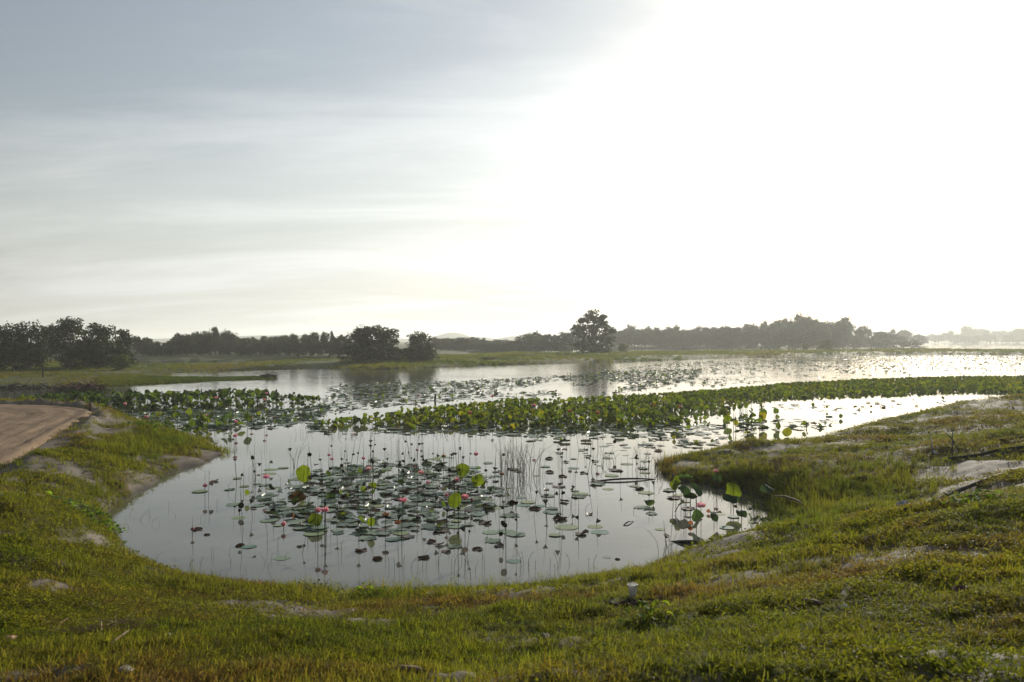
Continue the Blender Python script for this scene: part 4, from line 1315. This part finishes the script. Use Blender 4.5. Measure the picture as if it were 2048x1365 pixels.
C_st = protos('stand_stalk_kinds', [mesh('stand_stalk', *tube([(0, 0, 0), (.4, .2, .5), (0, 0, 1)], 1.0, 4, False), M_stem)])
scatter('lotus_stalks', np.stack([far_x[:, 0], far_x[:, 1], 0 * far_x[:, 0] - .1], 1), np.zeros((n, 3)), np.stack([0 * far_x[:, 0] + .008, 0 * far_x[:, 0] + .008, far_x[:, 2] + .1], 1), np.zeros(n), np.zeros(n), C_st, 'stalks carrying the leaves of the lotus stands')

# far floating leaves: thick in some bands, open water between
far_bands = [([(640, 812), (660, 775), (760, 770), (900, 766), (1100, 757), (1250, 745), (1400, 742), (1400, 760), (1250, 790), (1050, 798), (850, 810), (700, 826), (640, 838)], 3000, .62),
             ([(1180, 748), (1300, 732), (1500, 722), (1700, 717), (1900, 715), (2200, 715), (2200, 740), (1900, 752), (1700, 760), (1500, 772), (1300, 783), (1180, 790)], 5200, .6),
             ([(250, 832), (400, 822), (560, 822), (660, 815), (640, 850), (560, 858), (480, 864), (400, 862), (320, 848)], 560, .7), ([(1480, 838), (1640, 842), (1700, 835), (1660, 858), (1560, 870), (1480, 872)], 70, .9),
             ([(1040, 870), (1440, 872), (1460, 890), (1380, 900), (1040, 885)], 60, .8), ([(1560, 812), (1900, 800), (1990, 790), (1900, 812), (1700, 826), (1560, 824)], 70, .9), ([(620, 850), (1450, 850), (1430, 880), (620, 872)], 330, .9), ([(30, 822), (250, 828), (250, 838), (30, 830)], 60, .9)]
FX = []
for pts_, n, th_ in far_bands:
    x, y, k = sample_poly([P(*p)[:2] for p in pts_], n)
    keep = fbm(x * .16, y * .05, 51, 3) + .25 * rng.random(len(x)) > -.12 + .0 * th_
    FX.append(np.stack([x[keep], y[keep]], 1))
x, y, k = sample_poly(core_p, 420)
FX.append(np.stack([x, y], 1))
n_near = len(x)
FX = np.concatenate(FX)
n = len(FX)
fp = [mesh('far_pad', *pad_geo(400 + s, k), M_pad_i, True) for s, k in enumerate(('flat', 'flat', 'flat', 'wavy', 'wavy', 'curled', 'curled'))]
C_pad = protos('far_pad_kinds', fp)
r_ = rng.uniform(.11, .23, n)
r_[-n_near:] *= .72
scatter('floating_leaves', np.stack([FX[:, 0], FX[:, 1], .004 + .03 * rng.random(n)], 1), np.stack([rng.normal(0, .05, n), rng.normal(0, .05, n), rng.uniform(0, 6.28, n)], 1), np.repeat(r_[:, None], 3, 1), rng.integers(0, 7, n), np.clip(rng.normal(.45, .25, n), 0, 1), C_pad,
        'countless floating lotus leaves in wide bands over the far water')
# upright bits among the far floating leaves: small raised leaves and pods
sel = rng.random(n) < .15
sel[-n_near:] = rng.random(n_near) < .12
U = FX[sel]
m_ = len(U)
uz = rng.uniform(.04, .22, m_)
scatter('lotus_shoots', np.stack([U[:, 0] + rng.normal(0, .2, m_), U[:, 1] + rng.normal(0, .2, m_), uz], 1), np.stack([rng.normal(0, .9, m_), rng.normal(0, .9, m_), rng.uniform(0, 6.28, m_)], 1), np.repeat(rng.uniform(.04, .10, m_)[:, None], 3, 1), rng.integers(0, 6, m_),
        np.clip(rng.normal(.3, .2, m_), 0, 1), C_leaf, 'small shoots and pods standing among the far floating leaves')


# ------------------------------------------------------------------ reeds, sticks, posts and litter
def reed_clump(u, v, n, h, spread, label, mat=None, kind=None, lean=.18, r_=.006, branch=True, seed=1, name='reed_clump', depth=None):
    rd = random.Random(seed)
    x0, y0, _ = P(u, v)
    parts = []
    for i in range(n):
        bx_, by_ = rd.gauss(0, spread), rd.gauss(0, (depth or spread * .7))
        hh_ = h * rd.uniform(.45, 1)
        lx, ly = rd.gauss(0, lean), rd.gauss(0, lean * .6)
        p = [(bx_, by_, -.25), (bx_ + lx * hh_ * .25, by_ + ly * hh_ * .25, hh_ * .4), (bx_ + lx * hh_ * .7, by_ + ly * hh_ * .7, hh_ * .8), (bx_ + lx * hh_ * 1.2, by_ + ly * hh_, hh_)]
        parts.append(tube(p, [r_, r_ * .8, r_ * .6, r_ * .3], 4, False))
        if branch:
            for _ in range(rd.randrange(1, 4)):
                t = rd.uniform(.45, .95)
                q = Vector(p[1]).lerp(Vector(p[3]), (t - .4) / .6)
                w = Vector((rd.gauss(0, .5), rd.gauss(0, .4), rd.uniform(.3, 1))).normalized() * rd.uniform(.08, .22) * min(h, 1)
                parts.append(tube([q, q + w * .6, q + w + Vector((0, 0, -.02))], [r_ * .5, r_ * .4, r_ * .2], 3, False))
    o = link(name, mesh(name, *join(parts), mat or M_reedstem), None, (x0, y0, 0))
    return tag(o, label, None if kind else 'reeds', None, kind)


reed_clump(1030, 955, 64, 1.15, .30, 'tall clump of dry thin reeds standing in the middle of the pond', seed=2, depth=.35, r_=.0042)
reed_clump(1060, 952, 14, .9, .18, 'sparser dry reeds leaning right beside the tall clump', seed=3, lean=.3)
reed_clump(1292, 943, 20, .75, .3, 'dry reeds at the tip of the grassy point', seed=4, lean=.3, r_=.005)
reed_clump(1218, 930, 8, .5, .25, 'few leaning dry twigs in the water left of the grassy point', seed=5, lean=.7)
reed_clump(795, 905, 7, .75, .13, 'narrow sheaf of dry reeds in front of the big stand', seed=6, lean=.12, r_=.004)
reed_clump(592, 938, 6, .8, .05, 'thin dark reed stalks bending left of the fan-shaped leaf', seed=7, lean=.35, mat=M_dark)
reed_clump(508, 960, 3, 1.0, .05, 'two long thin stalks leaning at the back left of the near patch', seed=8, lean=.25, mat=M_dark, branch=False)
reed_clump(690, 868, 40, .45, .7, 'dry grass at the left tip of the big lotus stand', seed=9, lean=.3, depth=.4)
reed_clump(880, 868, 30, .4, .9, 'dry grass along the near edge of the big lotus stand', seed=10, lean=.3, depth=.3)
reed_clump(1340, 1110, 9, .45, .12, 'bare twiggy weed at the waterline by the dark frond', seed=11, lean=.5, r_=.004)
reed_clump(1110, 1138, 14, .32, .8, 'thin seeding grass stems in the water before the front bank', seed=12, kind='stuff', lean=.25, r_=.0035, mat=M_grass if False else plain('green_stem', (.08, .09, .03)), depth=.15)
reed_clump(880, 1140, 16, .34, .6, 'thin green stems in shallow water at the front left', seed=13, kind='stuff', lean=.25, r_=.0035, mat=bpy.data.materials['green_stem'], depth=.15)
reed_clump(400, 1140, 22, .2, 1.0, 'bent thin stalks in the shallow water at the front left corner', seed=14, kind='stuff', lean=.45, r_=.003, mat=M_dark, branch=False, depth=.4)
reed_clump(270, 1045, 14, .2, .6, 'bent thin stalks in the shallow water along the left bank', seed=15, kind='stuff', lean=.45, r_=.003, mat=M_dark, branch=False, depth=.6)
reed_clump(1330, 945, 60, .3, .16, 'dark tuft of dead stalks at the tip of the grassy point', seed=16, lean=.5, r_=.006, mat=M_dark, branch=False)


def stick(name, pts_px, r_, mat, label, cat, seg=7, taper=True):
    """pts_px: pixel and height over land or water of each point along the stick"""
    pts = []
    for u, v, dz in pts_px:
        p = hit(u, v)
        pts.append((p[0], p[1], p[2] + dz))
    k = len(pts)
    rr_ = [r_ * (1 - .6 * abs(2 * i / (k - 1) - 1) ** 2) for i in range(k)] if taper else [r_] * k
    o = np.mean(pts, 0)
    V, F = tube([tuple(np.array(p) - o) for p in pts], rr_, seg)
    return tag(link(name, mesh(name, V, F, mat, True), None, tuple(o)), label, cat)


def frond(u0, v0, u1, v1, h, r_, label):
    a, b_ = np.array(P(u0, v0)), np.array(P(u1, v1))
    if ground_z(b_[0], b_[1]) > 0:
        b_[2] = ground_z(b_[0], b_[1]) + .02
    pts = [tuple(a + (b_ - a) * t + np.array([0, 0, h * math.sin(math.pi * t) - .03 * (1 - t)])) for t in np.linspace(0, 1, 12)]
    rr_ = [r_ * (.25 + .75 * math.sin(math.pi * min(1, t * .8 + .12))) for t in np.linspace(0, 1, 12)]
    o = np.array(pts[0])
    V, F = tube([tuple(np.array(p) - o) for p in pts], rr_, 7)
    return tag(link('dead_branch', mesh('dead_branch', V, F, M_dark, True), None, tuple(o)), label, 'branch')


frond(1165, 968, 1312, 962, .06, .026, 'long dark arched branch lying across the water before the grassy point')
frond(1338, 1085, 1438, 1104, .02, .045, 'dark tapered branch running from the sandy tip into the water')
frond(1243, 1056, 1268, 1046, .05, .014, 'short dark snapped twig in the open water right of the patch')
stick('bent_stick', [(1546, 1024, .30), (1570, 1024, .28), (1595, 1027, .22), (1620, 1036, .10)], .02, M_wood, 'pale bent stick arching over the grass at the waterline on the right', 'stick')
stick('thin_branch', [(1862, 902, .32), (1864, 912, .15), (1868, 925, -.02)], .018, M_dark, 'thin dark stick standing in the grass on the right bank, left of two', 'stick')
stick('thin_branch', [(1905, 897, .42), (1905, 908, .2), (1905, 921, -.02)], .018, M_dark, 'thin dark stick standing on the right bank above the end of the hose', 'stick')
stick('thin_branch', [(1888, 902, .45), (1902, 906, .3), (1920, 911, .02)], .015, M_dark, 'thin branch leaning across the upright stick on the right bank', 'stick')
stick('hose', [(1898, 926, .05), (1930, 922, .05), (1960, 918, .05), (1990, 911, .06), (2020, 907, .06), (2060, 902, .06), (2120, 895, .05)], .035, M_hose, 'black hose running over the sand to the right edge, longest of three', 'hose', taper=False)
stick('hose', [(2000, 889, .05), (2020, 886, .05), (2040, 883, .05), (2070, 881, .05), (2120, 878, .05)], .035, M_hose, 'pale-topped hose leaving the picture at the right edge, uppermost of three', 'hose', taper=False)
stick('hose', [(1985, 918, .04), (2010, 916, .05), (2030, 913, .05), (2060, 912, .05), (2120, 908, .05)], .03, M_hose, 'short hose just below the longest one at the right edge', 'hose', taper=False)
stick('hose', [(1810, 1030, .03), (1840, 1020, .04), (1870, 1010, .04), (1890, 1000, .04), (1920, 990, .05), (1950, 978, .05), (1990, 962, .04), (2040, 945, .03)], .035, M_bark, 'dark hose half sunk in the sand, ending at the blue plastic', 'hose', taper=False)
stick('dry_stick', [(1590, 1212, .02), (1610, 1213, .03), (1630, 1216, .03), (1648, 1217, .02)], .02, M_wood, 'short dry stick on the bare sand in the right foreground', 'stick')
stick('dry_stick', [(205, 1312, .03), (230, 1300, .05), (252, 1287, .06), (262, 1276, .05)], .007, M_wood, 'thin dry stick in the dark grass of the left foreground', 'stick')
stick('dry_stick', [(775, 1356, .03), (800, 1353, .03), (830, 1354, .03), (850, 1352, .02)], .022, M_wood, 'brown dry stick at the bottom of the picture', 'stick')
stick('dry_stick', [(590, 1215, .02), (615, 1228, .04), (640, 1238, .03)], .006, M_straw, 'thin pale straw lying in the grass left of the sandy gap', 'stick')
stick('dry_stick', [(1605, 1064, .02), (1625, 1062, .03), (1645, 1060, .02)], .03, M_dark, 'dark rotten stick on the edge of the sandy knoll at the right', 'stick')


# the white cup standing in the grass
def cup():
    p = hit(1266, 1199)
    e = empty('plastic_cup', (p[0], p[1], p[2] - .005), .4)
    e.rotation_euler = (R(3), R(-4), .4)
    V, F = lathe([(.030, 0), (.034, .04), (.039, .09), (.043, .128), (.046, .13), (.046, .137), (.041, .137), (.037, .09), (.030, .01)], 20)
    m, nt, b, out = new_mat('cup_plastic')
    b.inputs['Base Color'].default_value = (.62, .63, .62, 1)
    b.inputs['Roughness'].default_value = .3
    t = nt.n('ShaderNodeBsdfTranslucent')
    t.inputs[0].default_value = (.7, .7, .68, 1)
    mx = nt.n('ShaderNodeMixShader')
    mx.inputs[0].default_value = .6
    nt.l(b.outputs[0], mx.inputs[1]); nt.l(t.outputs[0], mx.inputs[2]); nt.l(mx.outputs[0], out.inputs[0])
    link('cup_body', mesh('cup_body', V, F, m, True), e)
    ring = [(.047 * math.cos(a), .047 * math.sin(a), .135) for a in np.linspace(0, 6.283, 25)]
    link('rim', mesh('rim', *tube(ring, .004, 5, False), m, True), e)
    tag(e, 'white translucent plastic cup standing in the grass near the front bank', 'cup')


cup()


def crumpled(name, u, v, sx, sy, sz, mat, label, cat, seed, z=.0):
    p = hit(u, v)
    n, mth = 15, 11
    V, F = [], []
    X_, Y_ = np.meshgrid(np.linspace(-1, 1, n), np.linspace(-1, 1, mth))
    q = fbm(X_.ravel() * 1.6 + seed, Y_.ravel() * 1.6, seed, 4)
    edge = 1 - np.maximum(np.abs(X_), np.abs(Y_)).ravel() ** 3
    for a, b_, h_, e_ in zip(X_.ravel(), Y_.ravel(), q, edge):
        V.append((a * sx * (1 + .25 * h_), b_ * sy * (1 - .3 * h_), sz * (.25 + .9 * e_ * (.4 + 1.3 * h_ + .25))))
    F = [(j * n + i, j * n + i + 1, (j + 1) * n + i + 1, (j + 1) * n + i) for j in range(mth - 1) for i in range(n - 1)]
    o = link(name, mesh(name, V, F, mat), None, (p[0], p[1], p[2] + z), (0, 0, seed))
    sm = o.modifiers.new('thickness', 'SOLIDIFY')
    sm.thickness = .003
    return tag(o, label, cat)


crumpled('plastic_bag', 1811, 1023, .13, .16, .15, M_blue, 'crumpled blue plastic bag at the end of the half-sunk hose', 'plastic bag', 1)
crumpled('dead_leaf', 1926, 1197, .055, .05, .05, M_dead, 'dark red-brown dead leaf standing in the grass of the right foreground', 'dead leaf', 3, .03)
crumpled('dead_leaf', 1090, 1283, .05, .04, .03, M_dead, 'red-brown dead leaf lying in the grass right of centre', 'dead leaf', 4, .01)
crumpled('dead_leaf', 20, 1288, .05, .035, .02, plain('tan_leaf', (.25, .14, .06)), 'tan dead leaf at the left edge of the foreground', 'dead leaf', 5, .02)
crumpled('plastic_scrap', 1690, 1222, .035, .03, .025, M_pale, 'white plastic scrap on the bare sand of the right foreground', 'scrap', 7, .01)
crumpled('plastic_scrap', 1868, 913, .10, .06, .05, M_pale, 'white plastic scrap in the grass beside the thin standing stick', 'scrap', 8, .03)


def stone(u, v, s, label, seed, mat=None):
    p = hit(u, v)
    r = np.random.default_rng(seed)
    V, F = [], []
    for i in range(1, 5):
        for k in range(8):
            a, b_ = 2 * math.pi * k / 8, math.pi * i / 5
            q = s * r.uniform(.8, 1.15)
            V.append((q * math.sin(b_) * math.cos(a), q * .8 * math.sin(b_) * math.sin(a), q * .6 * math.cos(b_)))
    F = [(i * 8 + k, (i + 1) * 8 + k, (i + 1) * 8 + (k + 1) % 8, i * 8 + (k + 1) % 8) for i in range(3) for k in range(8)] + [tuple(range(8)), tuple(24 + k for k in range(8))[::-1]]
    tag(link('stone', mesh('stone', V, F, mat or M_stone), None, (p[0], p[1], p[2] + s * .3)), label, 'stone')


stone(1400, 1334, .022, 'pale stone among fresh grass in the foreground right of centre', 1)
stone(1288, 1289, .02, 'small cream stone in the grass below the leafy weed', 2)
stone(250, 1352, .05, 'grey stone half hidden in the dark left foreground grass', 3)
stone(1722, 1330, .02, 'small pale stone at the bottom of the right foreground', 4)
stone(332, 1281, .04, 'grey stone beside the dry stick in the left foreground', 5)
stone(1248, 1347, .018, 'tiny pale stone at the bottom edge right of centre', 6)
for i, (u, v, where) in enumerate([(255, 918, 'upper'), (258, 926, 'lower')]):
    stone(u, v, .06, 'pale stone on the grassy left bank, %s of two' % where, 20 + i)


def straw_heap():
    p = hit(215, 1272)
    rd = random.Random(9)
    parts = []
    for i in range(90):
        c = Vector((rd.gauss(0, .16), rd.gauss(0, .10), rd.uniform(.01, .06)))
        w = Vector((rd.gauss(.6, .5), rd.gauss(.1, .45), rd.gauss(0, .12))).normalized() * rd.uniform(.05, .17)
        parts.append(tube([c - w, c + Vector((0, 0, rd.uniform(0, .02))), c + w], [.0025, .003, .0015], 3, False))
    tag(link('straw_heap', mesh('straw_heap', *join(parts), M_straw), None, tuple(p)), 'flattened heap of pale straw in the left foreground', 'straw')


straw_heap()


# old clod of roots under the leafy weed
def root_clod():
    p = hit(1262, 1226)
    rd = random.Random(4)
    parts = []
    for i in range(46):
        a = Vector((rd.gauss(0, .13), rd.gauss(0, .06), rd.uniform(-.02, .04)))
        b_ = a + Vector((rd.uniform(-.13, .13), rd.gauss(0, .06), rd.uniform(-.02, .05)))
        parts.append(tube([a, (a + b_) / 2 + Vector((0, 0, rd.uniform(0, .04))), b_], [.012, .014, .006], 5))
    tag(link('root_clod', mesh('root_clod', *join(parts), M_root), None, (p[0], p[1], p[2] + .01)), 'dark clod of dead roots in the grass below the white cup', 'roots')


root_clod()


def leaf_geo(L_, w):
    V, F = [], []
    for i in range(6):
        t = i / 5
        ww = w * math.sin(math.pi * min(.999, t ** .75)) + .0015
        for s in (-1, 0, 1):
            V.append((L_ * t, s * ww, .18 * L_ * math.sin(t * 2.6) + abs(s) * ww * .35 - .1 * L_ * t * t))
    return V, [(i * 3 + j, i * 3 + j + 1, i * 3 + j + 4, i * 3 + j + 3) for i in range(5) for j in range(2)]


LEAF = [mesh('leaf', *leaf_geo(1.0, .30), M_lotus_o, True), mesh('leaf', *leaf_geo(1.0, .42), M_lotus_o, True)]


def weed(u, v, n, h, L_, spread, label, col_, seed, mi=0):
    """a broad-leaved weed: stem and each leaf its own part"""
    p = hit(u, v)
    rd = random.Random(seed)
    e = empty('weed', (p[0], p[1], p[2] - .01), 0)
    parts = []
    for i in range(n):
        a, q = rd.uniform(0, 6.283), math.sqrt(rd.random()) * spread
        hh_ = h * rd.uniform(.5, 1)
        top_ = Vector((q * math.cos(a), q * math.sin(a), hh_ + (ground_z(p[0] + q * math.cos(a), p[1] + q * math.sin(a)) - p[2])))
        parts.append(tube([(top_.x * .25, top_.y * .25, top_.z - hh_ - .01), (top_.x * .7, top_.y * .7, top_.z - hh_ * .4), top_], [.004, .003, .002], 4, False))
        k = rd.uniform(.8, 1.25)
        link('leaf', LEAF[mi], e, top_, (rd.gauss(0, .3), rd.gauss(.1, .3), a + rd.gauss(0, .5)), (L_ * rd.uniform(.7, 1.2),) * 3, tuple(c * k for c in col_))
    link('stem', mesh('stem', *join(parts), bpy.data.materials['green_stem']), e)
    tag(e, label, 'weed')


weed(1285, 1246, 16, .16, .085, .16, 'leafy yellow-green weed growing by the root clod under the cup', (.12, .18, .025), 1)
weed(1325, 1243, 7, .09, .07, .10, 'smaller yellow-green weed to the right of the leafy one', (.13, .16, .025), 2)
weed(165, 1032, 46, .16, .12, .5, 'broad-leaved creeper patch on the left bank, upper part', (.10, .17, .03), 3, 1)
weed(200, 1048, 46, .16, .12, .45, 'broad-leaved creeper patch reaching the water on the left bank', (.09, .16, .03), 4, 1)
weed(740, 1196, 26, .16, .075, .18, 'bright bushy weed on the front bank left of the sandy gap', (.10, .17, .025), 5)
weed(1925, 1012, 40, .10, .10, .35, 'broad-leaved weed on top of the right knoll beside the sand', (.07, .13, .025), 6, 1)
weed(640, 1192, 40, .16, .05, .3, 'dark bushy weed at the water on the front left bank', (.06, .08, .022), 7)
weed(320, 868, 40, .35, .2, .9, 'leafy plants at the water below the end of the dirt road', (.06, .11, .026), 9, 1)


def post(u, v, h, w, label, mat=M_wood, d=None):
    if d is None:
        p = hit(u, v)
    else:
        x, y, _ = PD(u, d)
        p = (x, y, ground_z(x, y))
    V, F = [], []
    lv = [(0, 1.06), (.3, 1), (.8, .97), (.97, .9), (1, .78)]
    for z, k in lv:
        V += [(sx * w / 2 * k + .01 * z, sy * w / 2 * k, z * (h + .2) - .2) for sx, sy in ((-1, -1), (1, -1), (1, 1), (-1, 1))]
    F = [(i * 4 + k, i * 4 + (k + 1) % 4, (i + 1) * 4 + (k + 1) % 4, (i + 1) * 4 + k) for i in range(4) for k in range(4)] + [(16, 17, 18, 19), (3, 2, 1, 0)]
    tag(link('wooden_post', mesh('wooden_post', V, F, mat), None, (p[0], p[1], p[2]), (R(2), R(1), .5)), label, 'post')


post(179, 816, .42, .09, 'short wooden stake at the far edge of the dirt road', d=31.6)
post(85, 765, 1.15, .12, 'leaning fence post in the left field, nearer of two', M_bark, d=72)
post(25, 758, .9, .12, 'fence post in the left field near the picture edge', M_bark, d=80)
post(870, 806, .4, .09, 'dark stake standing in the water at the back of the big stand', M_dark, d=47.5)


def brush(u, v, rx, ry, h, n, label, mat, seed, name='brush_pile'):
    x, y, _ = P(u, v)
    rd = random.Random(seed)
    parts = []
    for i in range(n):
        a, q = rd.uniform(0, 6.283), math.sqrt(rd.random())
        c = Vector((rx * q * math.cos(a), ry * q * math.sin(a), h * rd.random() * (1 - q * .7)))
        w = Vector((rd.gauss(0, 1), rd.gauss(0, 1), rd.gauss(0, .35))).normalized() * rd.uniform(.3, .9)
        parts.append(tube([c - w, c + Vector((0, 0, rd.uniform(0, .15))), c + w], [.015, .03, .01], 4, False))
    tag(link(name, mesh(name, *join(parts), mat), None, (x, y, 0.02)), label, 'brush pile')


brush(160, 786, 1.7, 1.2, .6, 260, 'reddish pile of dead brush at the water behind the left lotus stand', plain('red_brush', (.11, .065, .05), .9), 1)
brush(55, 781, 2.0, .9, .25, 90, 'dark heap of brush on the field shore left of the reddish pile', M_bark, 2)
brush(536, 759.5, .8, .5, .42, 60, 'dark dead bush at the tip of the low spit', M_bark, 3, 'dead_bush')
